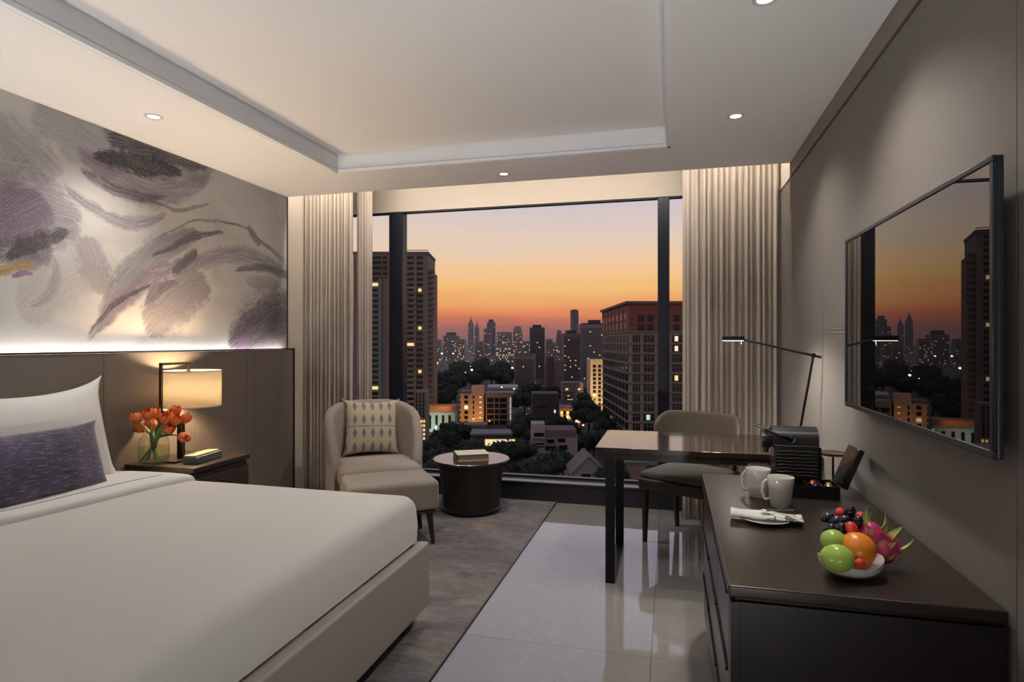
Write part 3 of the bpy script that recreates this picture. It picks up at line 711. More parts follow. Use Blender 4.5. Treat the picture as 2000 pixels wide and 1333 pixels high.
bm = NB(); lathe(bm, [(0.0, 0.33), (0.018, 0.34), (0.03, 0.37), (0.028, 0.40), (0.014, 0.43), (0.013, 0.46), (0.0, 0.46)], 20, (SCX, SCY, 0)); build('bulb', bm, GLOW('bulb_glow', WARM, 30.0), bl)
l = bpy.data.lights.new('bulb_light', 'POINT'); l.energy = L_BULB * 4; l.color = (1.0, 0.68, 0.37); l.shadow_soft_size = 0.05
o = bpy.data.objects.new('bulb_light', l); COL.objects.link(o); o.parent = bl; o.location = (SCX, SCY, 0.405)
# ---- box of notepaper on the nightstand
nb = thing('notepad_box', 'small blue grey notepad box with beige top on the nightstand', 'notepad box', (-2.605, 2.96, NZ), R(8))
build('box', B(-0.045, 0.045, -0.115, 0.115, 0.0, 0.038, r=0.002, seg=1), PM('box_blue_grey', (0.10, 0.115, 0.125), 0.5, var=0.1), nb)
build('notepad', B(-0.041, 0.030, -0.110, 0.110, 0.038, 0.046, r=0.001, seg=1), PM('notepad_cover', (0.27, 0.215, 0.155), 0.7, var=0.08), nb)

# ---- glass vase with tulips
VX, VY = -2.790, 2.80
vs = thing('flower_vase', 'clear rounded glass vase holding orange tulips on the nightstand', 'vase', (VX, VY, NZ))
prof = [(0.0, 0.0), (0.060, 0.0), (0.074, 0.006), (0.079, 0.03), (0.080, 0.08), (0.078, 0.125), (0.070, 0.148), (0.056, 0.158), (0.052, 0.170), (0.056, 0.178)]
bm = NB(); lathe(bm, prof + [(0.053, 0.178), (0.049, 0.170), (0.053, 0.156), (0.067, 0.145), (0.074, 0.124), (0.076, 0.08), (0.075, 0.03), (0.070, 0.012), (0.0, 0.012)], 40)
build('glass_body', bm, GLASS('vase_glass', (0.95, 0.96, 0.92), 0.8, 1.5), vs, sharp=60)
bm = NB(); lathe(bm, [(0.0, 0.013), (0.069, 0.013), (0.0735, 0.03), (0.0745, 0.08), (0.074, 0.098), (0.0, 0.098)], 40)
build('water', bm, GLASS('vase_water', (0.86, 0.90, 0.78), 0.7, 1.33), vs, sharp=60)
m_petal = (lambda t: (t.p(col=t.ramp(t.noise(t.co(scale=(6, 6, 1.5)), 9, 4), [(0.3, (0.70, 0.095, 0.022)), (0.55, (0.85, 0.20, 0.05)), (0.75, (0.90, 0.34, 0.12))]), rough=0.5, sss=0.0), t.m)[1])(T('tulip_petal'))
m_stem = PM('tulip_stem', (0.14, 0.26, 0.06), 0.5, var=0.2, vs=20); m_leaf = PM('tulip_leaf', (0.07, 0.17, 0.035), 0.45, var=0.25, vs=12)
def petal_mesh(open_):
    bm = NB()
    def fn(u, v):
        wv = 0.020 * sin(pi * min(1, 0.12 + 0.88 * v)) ** 0.8 * (1 - 0.25 * v)
        a = (u - 0.5) * 2
        rad = 0.006 + 0.0165 * sin(pi * min(v * 0.95, 1)) ** 0.7 + open_ * v * v * 0.012
        return (rad - a * a * wv * 0.35, a * wv, 0.052 * v - 0.002)
    grid(bm, 7, 9, fn); return mesh_of(bm, 'petal', 180)
pms = [petal_mesh(0.15), petal_mesh(0.7)]
for m_ in pms: m_.materials.append(m_petal)
heads = [(-0.085, -0.050, 0.232), (-0.055, -0.030, 0.206), (-0.022, -0.055, 0.246), (0.005, -0.010, 0.250), (-0.005, 0.005, 0.212), (0.030, 0.020, 0.240), (0.060, 0.030, 0.262),
         (0.085, 0.045, 0.238), (0.05, 0.06, 0.206), (0.105, 0.075, 0.245), (0.10, 0.06, 0.178), (0.02, 0.07, 0.270)]
# bouquet spread is across the picture: local axis e1 = to the right seen from the bed, e2 = towards the wall
e1 = Vector((0.968, 0.251, 0)); e2 = Vector((-0.251, 0.968, 0))
BLOOMS = [(271, 814), (278, 831), (290, 809), (302, 806), (297, 827), (319, 815), (338, 801), (337, 817), (323, 832), (356, 814), (350, 840), (329, 809)]
where = ['low at the left edge', 'lower left front', 'upper left', 'centre back', 'centre front', 'right of centre', 'top right', 'upper right front', 'front right', 'far right edge', 'lowest on the right, drooping', 'topmost at the back']
for k, (a, _, h) in enumerate(heads):
    tp = atdepth(*BLOOMS[k], 3.41 + 0.045 * sin(k * 2.3)); off = Vector((tp.x - VX, tp.y - VY, 0)); h = tp.z - NZ - 0.02 - 0.032
    tip = Vector((off.x, off.y, h))
    tu = thing('tulip', 'orange tulip in the glass vase, ' + where[k] + ' of the bunch', 'flower', (VX, VY, NZ + 0.02), 0, 'orange tulips in the glass vase')
    root = Vector((-off.x * 0.45, -off.y * 0.45, 0.0)); neck = Vector((off.x * 0.28, off.y * 0.28, 0.15))
    pts = []
    for i in range(9):
        s = i / 8; p0 = root.lerp(neck, min(1, s * 1.6)) if s < 0.625 else neck.lerp(tip, (s - 0.625) / 0.375)
        pts.append(p0)
    bm = NB(); tube(bm, pts, 0.0035, 6); build('stem', bm, m_stem, tu)
    dirv = (tip - neck).normalized(); dirv = (dirv + Vector((0, 0, 0.5 if k != 10 else -0.2))).normalized()
    q = dirv.to_track_quat('Z', 'Y').to_euler()
    for j in range(6):
        M_ = q.to_matrix() @ Matrix.Rotation(j * pi / 3 + k, 3, 'Z')
        sc = 1.12 if j % 2 else 1.26
        place(pms[(k + j) % 3 == 0], 'petal', None, tu, tip, M_.to_euler(), (sc, sc, sc))
    if k % 2 == 0:
        bm = NB(); aa = k * 1.3
        def lf(u, v, aa=aa):
            w_ = 0.011 * sin(pi * (0.08 + 0.92 * v)) ; r_ = 0.012 + 0.055 * v * v
            return (cos(aa) * r_ - sin(aa) * (u - 0.5) * 2 * w_, sin(aa) * r_ + cos(aa) * (u - 0.5) * 2 * w_, 0.05 + 0.15 * v - 0.03 * v ** 3)
        grid(bm, 4, 9, lf); build('leaf', bm, m_leaf, tu, sharp=180)

# ================================================================== ARMCHAIR, OTTOMAN, DRUM TABLE
FACE = math.atan2(0.60, 0.80)           # front looks along (0.6,-0.8)
ac = thing('armchair', 'grey beige tub armchair with rounded wraparound back', 'armchair', (-2.235, 4.345, 0.006), FACE)
def shell(u, v):
    th = (u - 0.5) * 2 * R(118)
    # ring around the shell wall: v runs outside bottom -> top -> inside bottom
    e = abs(u - 0.5) * 2
    ztop = 0.868 - 0.42 * e ** 3.6
    zb = 0.16
    rad_o, rad_i = 0.375, 0.300
    k = v
    if k < 0.42: s = k / 0.42; rr = rad_o; z = zb + (ztop - 0.037 - zb) * s
    elif k < 0.58: a = (k - 0.42) / 0.16 * pi; rr = (rad_o + rad_i) / 2 + (rad_o - rad_i) / 2 * cos(a); z = ztop - 0.037 + 0.037 * sin(a)
    else: s = (k - 0.58) / 0.42; rr = rad_i; z = (ztop - 0.037) * (1 - s) + 0.30 * s
    lean = 0.022 * max(0, (z - 0.3)) / 0.5
    rr = rr + lean * (1 if e < 0.7 else 0.4)
    px, py = sin(th) * rr * 0.97, cos(th) * rr * 0.95
    n = 3.0
    return (px, py - 0.02, z)
bm = NB(); vs_ = grid(bm, 57, 27, shell)
for row in (vs_[0], vs_[-1]):
    bm.faces.new(row if row is vs_[-1] else row[::-1])
bmesh.ops.recalc_face_normals(bm, faces=bm.faces)
build('backrest', bm, m_upholstery, ac, sharp=75)
def cushion_slab(w, d, z0, z1, r, crown=0.012):
    bm = B(-w / 2, w / 2, -d / 2, d / 2, z0, z1, r=r, seg=5)
    bmesh.ops.subdivide_edges(bm, edges=[e for e in bm.edges if e.calc_length() > 0.12], cuts=6, use_grid_fill=True)
    for v in bm.verts:
        if v.co.z > (z0 + z1) / 2: v.co.z += crown * max(0, 1 - (2 * v.co.x / w) ** 2) * max(0, 1 - (2 * v.co.y / d) ** 2)
    return bm
bm = cushion_slab(0.60, 0.60, 0.29, 0.43, 0.045)
for v in bm.verts:
    v.co.y -= 0.07
    if v.co.y > 0.02: v.co.x *= 1 - 0.5 * ((v.co.y - 0.02) / 0.26) ** 2 * 0.6
build('seat_cushion', bm, m_upholstery, ac, sharp=60)
bm = NB(); lathe(bm, [(0.0, 0.14), (0.29, 0.14), (0.315, 0.16), (0.315, 0.289), (0.0, 0.289)], 40, (0, -0.03, 0)); build('seat_base', bm, m_upholstery, ac)
def tleg(bm, x, y, z1, r1, r0, dx=0.0, dy=0.0):
    b = bmesh.new(); bmesh.ops.create_cone(b, cap_ends=True, segments=12, radius1=r0, radius2=r1, depth=z1)
    for v in b.verts:
        k = 0.5 - v.co.z / z1; v.co.x += dx * k; v.co.y += dy * k
    merge(bm, b, Matrix.Translation((x, y, z1 / 2))); return bm
for sx in (-1, 1):
    for sy in (-1, 1): build('leg', tleg(NB(), sx * 0.20, sy * 0.20 - 0.03, 0.145, 0.022, 0.014, sx * 0.02, sy * 0.02), m_chairwood, ac)

# patterned cushion
t = T('diamond_weave_cushion'); sp_ = t.n('ShaderNodeSeparateXYZ'); t.t.links.new(t.co(), sp_.inputs[0])
u = t.math('FRACT', t.math('ADD', t.math('MULTIPLY', sp_.outputs[0], 14.5), 0.5)); v = t.math('FRACT', t.math('MULTIPLY', sp_.outputs[2], 9.2))
du = t.math('ABSOLUTE', t.math('SUBTRACT', u, 0.5)); dv_ = t.math('ABSOLUTE', t.math('SUBTRACT', v, 0.5))
dia = t.smooth(t.math('ADD', t.math('MULTIPLY', du, 3.6), t.math('MULTIPLY', dv_, 2.3)), 0.98, 0.86)
line = t.smooth(dv_, 0.470, 0.482)
row = t.math('FRACT', t.math('MULTIPLY', t.math('FLOOR', t.math('ADD', t.math('MULTIPLY', sp_.outputs[2], 9.2), 0.5)), 0.5))
n = t.noise(t.co(), 60, 3); n2 = t.noise(t.co(), 400, 2)
col = t.mix(n, (0.40, 0.35, 0.285, 1), (0.50, 0.445, 0.37, 1))
col = t.mix(t.math('MULTIPLY', dia, t.math('ADD', 0.55, t.math('MULTIPLY', n2, 0.6)), clamp=True), col, (0.135, 0.125, 0.13, 1))
lc = t.mix(t.smooth(row, 0.2, 0.3), (0.12, 0.085, 0.065, 1), (0.62, 0.42, 0.13, 1)); col = t.mix(line, col, lc)
t.p(col=col, rough=0.9, sheen=0.2); t.bump(n2, 0.4, 0.002)
pcx, pcy = -2.235 + 0.6 * -0.135, 4.345 - 0.8 * -0.135
cu = build('patterned_cushion', pillow_mesh(0.43, 0.43, 0.15, pinch=0.085, ear=0.02), t.m, loc=(pcx + 0.0, pcy, 0.452), rot=(R(-13), R(2), FACE), sharp=180)
tag(cu, 'cream cushion with rows of grey diamonds propped in the armchair', 'cushion')

ot = thing('ottoman', 'grey beige upholstered footstool in front of the armchair', 'ottoman', (-1.845, 3.80, 0.006), FACE)
build('seat', cushion_slab(0.59, 0.42, 0.225, 0.425, 0.03, 0.012), m_upholstery, ot, sharp=60)
build('seam_welt', B(-0.293, 0.293, -0.208, 0.208, 0.212, 0.224, r=0.004, seg=1), m_chairwood, ot)
for sx in (-1, 1):
    for sy in (-1, 1): build('leg', tleg(NB(), sx * 0.235, sy * 0.16, 0.215, 0.024, 0.013, sx * 0.025, sy * 0.015), m_chairwood, ot)

DT = (-1.545, 4.66, 0.006)
dt = thing('drum_table', 'round dark wood drum side table by the window', 'side table', DT)
bm = NB(); lathe(bm, [(0.0, 0.0), (0.215, 0.0), (0.218, 0.012), (0.236, 0.016), (0.238, 0.034), (0.228, 0.040), (0.240, 0.20), (0.262, 0.36), (0.272, 0.388), (0.0, 0.388)], 56)
build('drum_body', bm, m_espresso_z, dt)
bm = NB(); lathe(bm, [(0.0, 0.388), (0.286, 0.388), (0.304, 0.394), (0.306, 0.410), (0.301, 0.414), (0.0, 0.414)], 72); build('table_top', bm, m_espresso_x, dt)
bk = thing('book', 'thick cream covered book lying on the drum table', 'book', (DT[0] + 0.005, DT[1] - 0.02, DT[2] + 0.414), R(28))
build('page_block', B(-0.118, 0.122, -0.098, 0.098, 0.004, 0.046), PM('book_pages', (0.20, 0.155, 0.10), 0.8, var=0.25, vs=300, stretch=(0.05, 0.05, 1)), bk)
m_cover = PM('book_cover', (0.58, 0.525, 0.43), 0.6, var=0.03)
build('cover', B(-0.125, 0.128, -0.103, 0.103, 0.046, 0.050, r=0.001, seg=1), m_cover, bk)
build('cover', B(-0.125, 0.128, -0.103, 0.103, 0.0, 0.004, r=0.001, seg=1), m_cover, bk)
build('spine', B(-0.130, -0.1255, -0.103, 0.103, 0.0, 0.050, r=0.001, seg=1), PM('book_spine', (0.10, 0.075, 0.05), 0.6), bk)

# ================================================================== DESK + CHAIR + LAMP
dk = thing('desk', 'dark wood writing desk with slim slab leg frame facing the window', 'desk', (0.16, 3.79, 0))
DX, DY = 0.16, 3.79
def db(x0, x1, y0, y1, z0, z1, r=0.0, seg=2): return B(x0 - DX, x1 - DX, y0 - DY, y1 - DY, z0, z1, r=r, seg=seg)
def chamfer_top(x0, x1, y0, y1, z0, z1, c=0.03):
    bm = NB(); pts = [(x0, y0), (x1, y0), (x1, y1), (x0 + c, y1), (x0, y1 - c)]
    lo_ = [bm.verts.new((x - DX, y - DY, z0)) for x, y in pts]; hi = [bm.verts.new((x - DX, y - DY, z1)) for x, y in pts]
    bm.faces.new(hi); bm.faces.new(lo_[::-1])
    for i in range(len(pts)): j = (i + 1) % len(pts); bm.faces.new((lo_[i], lo_[j], hi[j], hi[i]))
    bmesh.ops.bevel(bm, geom=[e for e in bm.edges], offset=0.0015, segments=1, affect='EDGES'); return bm
build('desk_top', chamfer_top(-0.41, 0.754, 3.434, 4.14, 0.729, 0.759), m_espresso_x, dk)
build('apron', db(-0.395, 0.752, 3.446, 4.128, 0.692, 0.728), m_espresso_x, dk)
build('leg', db(-0.354, -0.302, 3.446, 3.474, 0.0, 0.692, 0.001, 1), m_blackmetal, dk)
build('leg', db(-0.354, -0.302, 4.132 - 0.03, 4.13, 0.0, 0.692, 0.001, 1), m_blackmetal, dk)
build('foot_bar', db(-0.354, -0.302, 3.4745, 4.1015, 0.0, 0.012, 0.001, 1), m_blackmetal, dk)
build('drawer', db(0.20, 0.62, 3.440, 3.4455, 0.695, 0.727, 0.001, 1), m_espresso_x, dk)

CF = math.atan2(-0.456, 0.89)
ch = thing('desk_chair', 'olive brown leather desk chair with curved low back, tucked behind the desk', 'chair', (0.125, 4.326, 0), CF)
bm = cushion_slab(0.50, 0.50, 0.435, 0.475, 0.018, 0.02); build('seat', bm, m_seatgrey, ch, sharp=60)
bm = cushion_slab(0.51, 0.51, 0.355, 0.436, 0.02, 0.0); build('seat_frame', bm, PM('dark_brown_leather', (0.035, 0.022, 0.013), 0.5), ch, sharp=60)
def backf(u, v):
    th = (u - 0.5) * 2 * R(62); e = abs(u - 0.5) * 2
    k = v; ro, ri = 0.335, 0.300
    zt = 0.855 - 0.10 * max(0, (e - 0.62) / 0.38) ** 2; zb = 0.60 + 0.03 * e
    zz = (zt + zb) / 2; hh = (zt - zb) / 2; a = k * 2 * pi
    cs, sn = cos(a), sin(a); cs = math.copysign(abs(cs) ** 0.4, cs); sn = math.copysign(abs(sn) ** 0.5, sn)
    rr = (ro + ri) / 2 + (ro - ri) / 2 * cs + 0.05 * (sn * hh + zz - 0.6) / 0.25
    return (sin(th) * rr, cos(th) * rr * 0.9 - 0.07, zz + hh * sn)
bm = NB(); vb = [[bm.verts.new(backf(i / 36, j / 24)) for j in range(24)] for i in range(37)]
for i in range(36):
    for j in range(24): bm.faces.new((vb[i][j], vb[i + 1][j], vb[i + 1][(j + 1) % 24], vb[i][(j + 1) % 24]))
bm.faces.new(vb[0][::-1]); bm.faces.new(vb[-1]); bmesh.ops.recalc_face_normals(bm, faces=bm.faces)
build('backrest', bm, m_olive, ch, sharp=60)
for sx in (-1, 1):
    build('leg', tleg(NB(), sx * 0.215, -0.215, 0.36, 0.026, 0.016, 0, -0.01), m_chairwood, ch)
    build('leg', tleg(NB(), sx * 0.215, 0.215, 0.36, 0.026, 0.016, 0, 0.03), m_chairwood, ch)
    bm = NB(); tube(bm, [(sx * 0.225, 0.19, 0.36), (sx * 0.232, 0.185, 0.52), (sx * 0.238, 0.175, 0.66)], [0.017, 0.015, 0.012], 10); build('back_post', bm, m_chairwood, ch)

dl = thing('desk_lamp', 'slim black desk lamp with long balanced arm and flat head', 'lamp', (0.655, 3.56, 0.759))
ox, oy = 0.655, 3.56
def dp(x, y, z): return (x - ox, y - oy, z - 0.759)
bm = NB(); lathe(bm, [(0, 0), (0.075, 0), (0.077, 0.004), (0.075, 0.012), (0.012, 0.014), (0.012, 0.03), (0, 0.03)], 36); build('base', bm, m_blackmetal, dl)
bm = NB(); tube(bm, [dp(0.655, 3.56, 0.785), dp(0.716, 3.47, 1.272)], 0.0062, 10); build('pole', bm, m_blackmetal, dl)
bm = NB(); tube(bm, [dp(0.752, 3.455, 1.270), dp(0.716, 3.47, 1.279), dp(0.375, 3.53, 1.363)], [0.0075, 0.0065, 0.0055], 10); build('arm', bm, m_blackmetal, dl)
bm = NB(); tube(bm, [dp(0.716, 3.458, 1.279), dp(0.716, 3.482, 1.279)], 0.012, 14); build('pivot', bm, m_blackmetal, dl)
hd = build('lamp_head', box(NB(), 0.272 - ox, 0.385 - ox, 3.50 - oy, 3.56 - oy, 1.3575 - 0.759, 1.383 - 0.759, r=0.006, seg=3), m_blackmetal, dl)
build('light_panel', box(NB(), 0.277 - ox, 0.380 - ox, 3.505 - oy, 3.555 - oy, 1.3535 - 0.759, 1.3570 - 0.759), GLOW('desk_lamp_glow', (1.0, 0.86, 0.70), 4.0), hd)
bm = NB(); tube(bm, [dp(0.372, 3.53, 1.356), dp(0.371, 3.53, 1.335)], 0.0015, 6); build('handle_pin', bm, m_chrome, hd)
l = bpy.data.lights.new('desk_lamp_light', 'SPOT'); l.energy = L_DESK * 1.6; l.color = NEUTRAL; l.spot_size = R(150); l.spot_blend = 0.7; l.shadow_soft_size = 0.03
o = bpy.data.objects.new('desk_lamp_light', l); COL.objects.link(o); o.parent = dl; o.location = dp(0.33, 3.53, 1.345); o.rotation_euler = (0, R(-24), 0)

# ================================================================== TELEVISION
TX = 0.700
tv = thing('television', 'large wall mounted flat television reflecting the sunset', 'television', (TX, 2.19, 1.43))
def tb(y0, y1, z0, z1, x0, x1, r=0, seg=2): return B(x0 - TX, x1 - TX, y0 - 2.19, y1 - 2.19, z0 - 1.43, z1 - 1.43, r=r, seg=seg)
ty0, ty1, tz0, tz1 = 1.590, 2.785, 1.087, 1.768
build('back_shell', tb(ty0, ty1, tz0, tz1, TX + 0.004, TX + 0.018, 0.004), m_tvframe, tv)
for a in ((ty0, ty1, tz1 - 0.014, tz1), (ty0, ty1, tz0, tz0 + 0.018), (ty0, ty0 + 0.014, tz0 + 0.018, tz1 - 0.014), (ty1 - 0.014, ty1, tz0 + 0.018, tz1 - 0.014)):
    build('bezel', tb(*a, TX - 0.006, TX + 0.006, 0.002, 1), m_tvframe, tv)
t = T('tv_screen'); n = t.noise(t.co(), 3, 1); t.p(col=t.mix(n, (0.002, 0.002, 0.0022, 1), (0.003, 0.003, 0.003, 1)), rough=0.0, ior=1.95)
build('screen', tb(ty0 + 0.012, ty1 - 0.012, tz0 + 0.016, tz1 - 0.012, TX - 0.002, TX + 0.003), t.m, tv)
build('wall_bracket', tb(1.72, 2.60, 1.18, 1.60, TX + 0.018, XR - 0.002), m_blackplastic, tv)

# ================================================================== DRESSER
dsx, dsy = 0.45, 2.333
ds = thing('dresser', 'long dark wood chest with drawers under the television', 'dresser', (dsx, dsy, 0))
def dbx(x0, x1, y0, y1, z0, z1, r=0, seg=2): return B(x0 - dsx, x1 - dsx, y0 - dsy, y1 - dsy, z0, z1, r=r, seg=seg)
build('top', dbx(0.142, 0.752, 1.645, 3.022, 0.700, 0.730, 0.005, 3), m_espresso, ds)
build('neck', dbx(0.160, 0.750, 1.662, 3.006, 0.688, 0.700), m_black, ds)
build('body', dbx(0.170, 0.750, 1.652, 3.016, 0.06, 0.688), m_espresso_z, ds)
build('plinth', dbx(0.20, 0.748, 1.69, 2.99, 0.0, 0.06), m_black, ds)
build('edge_strip', dbx(0.160, 0.751, 1.6505, 1.6525, 0.684, 0.688), m_bronze, ds)
ydr = [1.735, 2.155, 2.585, 3.012]
build('corner_post', dbx(0.148, 0.170, 1.652, 1.730, 0.06, 0.686, 0.001, 1), m_espresso_z, ds)
for y0, y1 in zip(ydr, ydr[1:]):
    for z0, z1 in ((0.08, 0.270), (0.275, 0.475), (0.480, 0.684)):
        dr = build('drawer', dbx(0.151, 0.170, y0 + 0.002, y1 - 0.002, z0, z1, 0.0015, 1), m_espresso, ds)
        build('pull', dbx(0.143, 0.1512, y0 + 0.01, y1 - 0.01, z1 - 0.014, z1 - 0.002, 0.001, 1), m_bronze, dr)

# ================================================================== THINGS ON THE DRESSER
DZ = 0.730
def mug(x, y, rz, label):
    m_ = thing('mug', label, 'mug', (x, y, DZ), rz, 'white mugs on the dresser')
    bm = NB(); lathe(bm, [(0, 0.002), (0.030, 0.0), (0.034, 0.004), (0.038, 0.03), (0.044, 0.075), (0.0485, 0.112), (0.0478, 0.1145), (0.0455, 0.112), (0.041, 0.075), (0.035, 0.03), (0.030, 0.010), (0, 0.008)], 40)
    build('cup', bm, m_ceramic, m_, sharp=60)
    bm = NB(); pts = [(0.043, 0, 0.098)] + [(0.043 + 0.021 * sin(a), 0, 0.064 + 0.036 * cos(a) - 0.004 * a) for a in [0.35 + 0.28 * k for k in range(9)]] + [(0.036, 0, 0.030)]
    tube(bm, pts, [0.0055] * len(pts), 10); build('handle', bm, m_ceramic, m_, sharp=180)
    return m_
mug(0.398, 2.470, R(168), 'white ceramic mug on the dresser, the one nearest the plate')
mug(0.338, 2.610, R(160), 'white ceramic mug on the dresser, half hidden behind the other')

# plate + napkin + cutlery
px_, py_ = 0.315, 2.262
pt = thing('plate', 'small white plate under a folded napkin', 'plate', (px_, py_, DZ))
bm = NB(); lathe(bm, [(0, 0.0), (0.045, 0.0), (0.052, 0.004), (0.085, 0.014), (0.0865, 0.016), (0.084, 0.017), (0.050, 0.008), (0, 0.006)], 48); build('dish', bm, m_ceramic, pt, sharp=60)
bm = NB(); lathe(bm, [(0.030, -0.0005), (0.038, -0.0005), (0.038, 0.001)], 32); build('foot_ring', bm, m_ceramic, pt)
t = T('napkin_print'); sp_ = t.n('ShaderNodeSeparateXYZ'); t.t.links.new(t.co(), sp_.inputs[0])
vo = t.n('ShaderNodeTexVoronoi', feature='DISTANCE_TO_EDGE'); t.t.links.new(t.co(), vo.inputs['Vector']); vo.inputs['Scale'].default_value = 26
right = t.smooth(sp_.outputs[0], -0.005, 0.012); ln_ = t.math('MULTIPLY', t.smooth(vo.outputs[0], 0.06, 0.03), right)
t.p(col=t.mix(ln_, t.mix(t.noise(t.co(), 20, 2), (0.62, 0.615, 0.60, 1), (0.70, 0.69, 0.67, 1)), (0.10, 0.085, 0.075, 1)), rough=0.85)
m_nap = t.m
npk = thing('napkin', 'folded white napkin with dark line print lying on the plate', 'napkin', (px_, py_, DZ + 0.018), R(-6))
def napf(x0, x1, y0, y1, z0, z1, amp):
    bm = NB()
    def fn(u, v): 
        x = x0 + (x1 - x0) * u; y = y0 + (y1 - y0) * v
        return (x, y, z0 + amp * sin(pi * v) ** 0.6 * (0.5 + 0.5 * cos(u * 2.2)) + 0.002 * sin(u * 9 + v * 4))
    grid(bm, 16, 10, fn); o = build('fold', bm, m_nap, npk, sharp=180); m = o.modifiers.new('solidify', 'SOLIDIFY'); m.thickness = z1 - z0; m.offset = 1; return o
napf(-0.112, 0.055, -0.050, 0.034, 0.001, 0.004, 0.016)
napf(-0.060, 0.118, -0.046, 0.050, 0.001, 0.0035, 0.006)
sn = thing('spoon', 'small silver spoon resting on the napkin', 'spoon', (px_ + 0.02, py_ - 0.012, DZ + 0.041), R(18))
bm = NB(); blob(bm, 0.020, 0.0125, 0.0035, (-0.018, 0, 0.003), 3); build('bowl', bm, m_chrome, sn)
bm = NB(); tube(bm, [(0.0, 0, 0.003), (0.03, 0, 0.004), (0.075, 0, 0.001)], [0.0016, 0.0018, 0.0028], 8); build('handle', bm, m_chrome, sn)

# coffee machine
mcx, mcy = 0.500, 2.845
cm = thing('coffee_machine', 'black capsule coffee machine with ribbed sides and chrome lever', 'coffee machine', (mcx, mcy, DZ))
m_ribs = PM('machine_ribs', (0.045, 0.045, 0.044), 0.3, 0.6, 0.1, 10)
build('body', B(-0.075, 0.098, -0.052, 0.052, 0.012, 0.170, r=0.006), m_blackplastic, cm)
build('foot', B(-0.072, 0.095, -0.046, 0.046, 0.0, 0.012), m_black, cm)
for s in (-1, 1):
    sp2 = build('side_panel', B(-0.070, 0.094, s * 0.056 - 0.004, s * 0.056 + 0.004, 0.016, 0.178, r=0.002, seg=1), m_ribs, cm)
    for k in range(10):
        bm = NB(); tube(bm, [(-0.066 + 0.157 * i / 14, s * 0.0605, 0.030 + k * 0.0142 + 0.0012 * sin(i * 1.1 + k)) for i in range(15)], 0.0028, 6); build('rib', bm, m_ribs, sp2, sharp=180)
build('chrome_band', B(-0.078, 0.098, -0.0615, 0.0615, 0.1795, 0.1835, r=0.001, seg=1), m_chrome, cm)
def headprof(x0, x1, bm):
    n = 14; ring = []
    pts = [(-0.060, 0.184)] + [(-0.060 * cos(pi * i / n), 0.210 + 0.048 * sin(pi * i / n)) for i in range(n + 1)] + [(0.060, 0.184)]
    a = [bm.verts.new((x0, y, z)) for y, z in pts]; b = [bm.verts.new((x1, y, z)) for y, z in pts]
    for i in range(len(pts)):
        j = (i + 1) % len(pts); bm.faces.new((a[i], a[j], b[j], b[i]))
    bm.faces.new(a[::-1]); bm.faces.new(b); bmesh.ops.recalc_face_normals(bm, faces=bm.faces); return bm
build('head', headprof(-0.080, 0.098, NB()), PM('machine_shell', (0.075, 0.077, 0.08), 0.3, 0.8, 0.08, 10), cm, sharp=30)
bm = NB(); lathe(bm, [(0, 0), (0.034, 0), (0.036, 0.006), (0.034, 0.040), (0, 0.040)], 28, M=Matrix.Translation((-0.080, 0, 0.198)) @ Matrix.Rotation(-pi / 2, 4, 'Y')); build('brew_unit', bm, m_blackplastic, cm)
bm = NB(); lathe(bm, [(0, 0), (0.010, 0), (0.014, 0.03), (0, 0.03)], 20, (-0.100, 0, 0.142)); build('spout', bm, m_blackplastic, cm)
bm = NB()
for s in (-1, 1): tube(bm, [(-0.005, s * 0.064, 0.206), (-0.05, s * 0.062, 0.222), (-0.095, s * 0.05, 0.240)], [0.010, 0.006, 0.005], 10)
tube(bm, [(-0.095, -0.05, 0.240), (-0.104, 0, 0.244), (-0.095, 0.05, 0.240)], 0.005, 10)
lever = build('lever', bm, m_blackmetal, cm, sharp=180)
bm = NB(); tube(bm, [(-0.098, 0, 0.240), (-0.145, 0, 0.262)], [0.009, 0.006], 10); build('lever_tip', bm, m_chrome, lever)
bm = NB()
for s in (-1, 1): lathe(bm, [(0, 0), (0.013, 0), (0.012, 0.006), (0, 0.006)], 20, M=Matrix.Translation((-0.005, s * 0.060, 0.206)) @ Matrix.Rotation(-s * pi / 2, 4, 'X'))
build('pivot_cap', bm, m_chrome, lever)
dt_ = build('drip_tray', B(-0.172, -0.078, -0.045, 0.045, 0.050, 0.080, r=0.006), m_blackplastic, cm)
bm = NB()
for k in range(9): box(bm, -0.166, -0.084, -0.041 + k * 0.010, -0.037 + k * 0.010, 0.080, 0.083)
for k in range(4): box(bm, -0.164 + k * 0.024, -0.161 + k * 0.024, -0.041, 0.043, 0.080, 0.0825)
build('drip_grid', bm, m_chrome, dt_)
build('tray_stem', B(-0.16, -0.078, -0.04, 0.04, 0.0, 0.050, r=0.004), m_blackplastic, cm)
build('water_tank', B(0.099, 0.112, -0.040, 0.045, 0.03, 0.175, r=0.005, seg=3), GLASS('tank_smoke', (0.25, 0.25, 0.26), 1.0), cm)

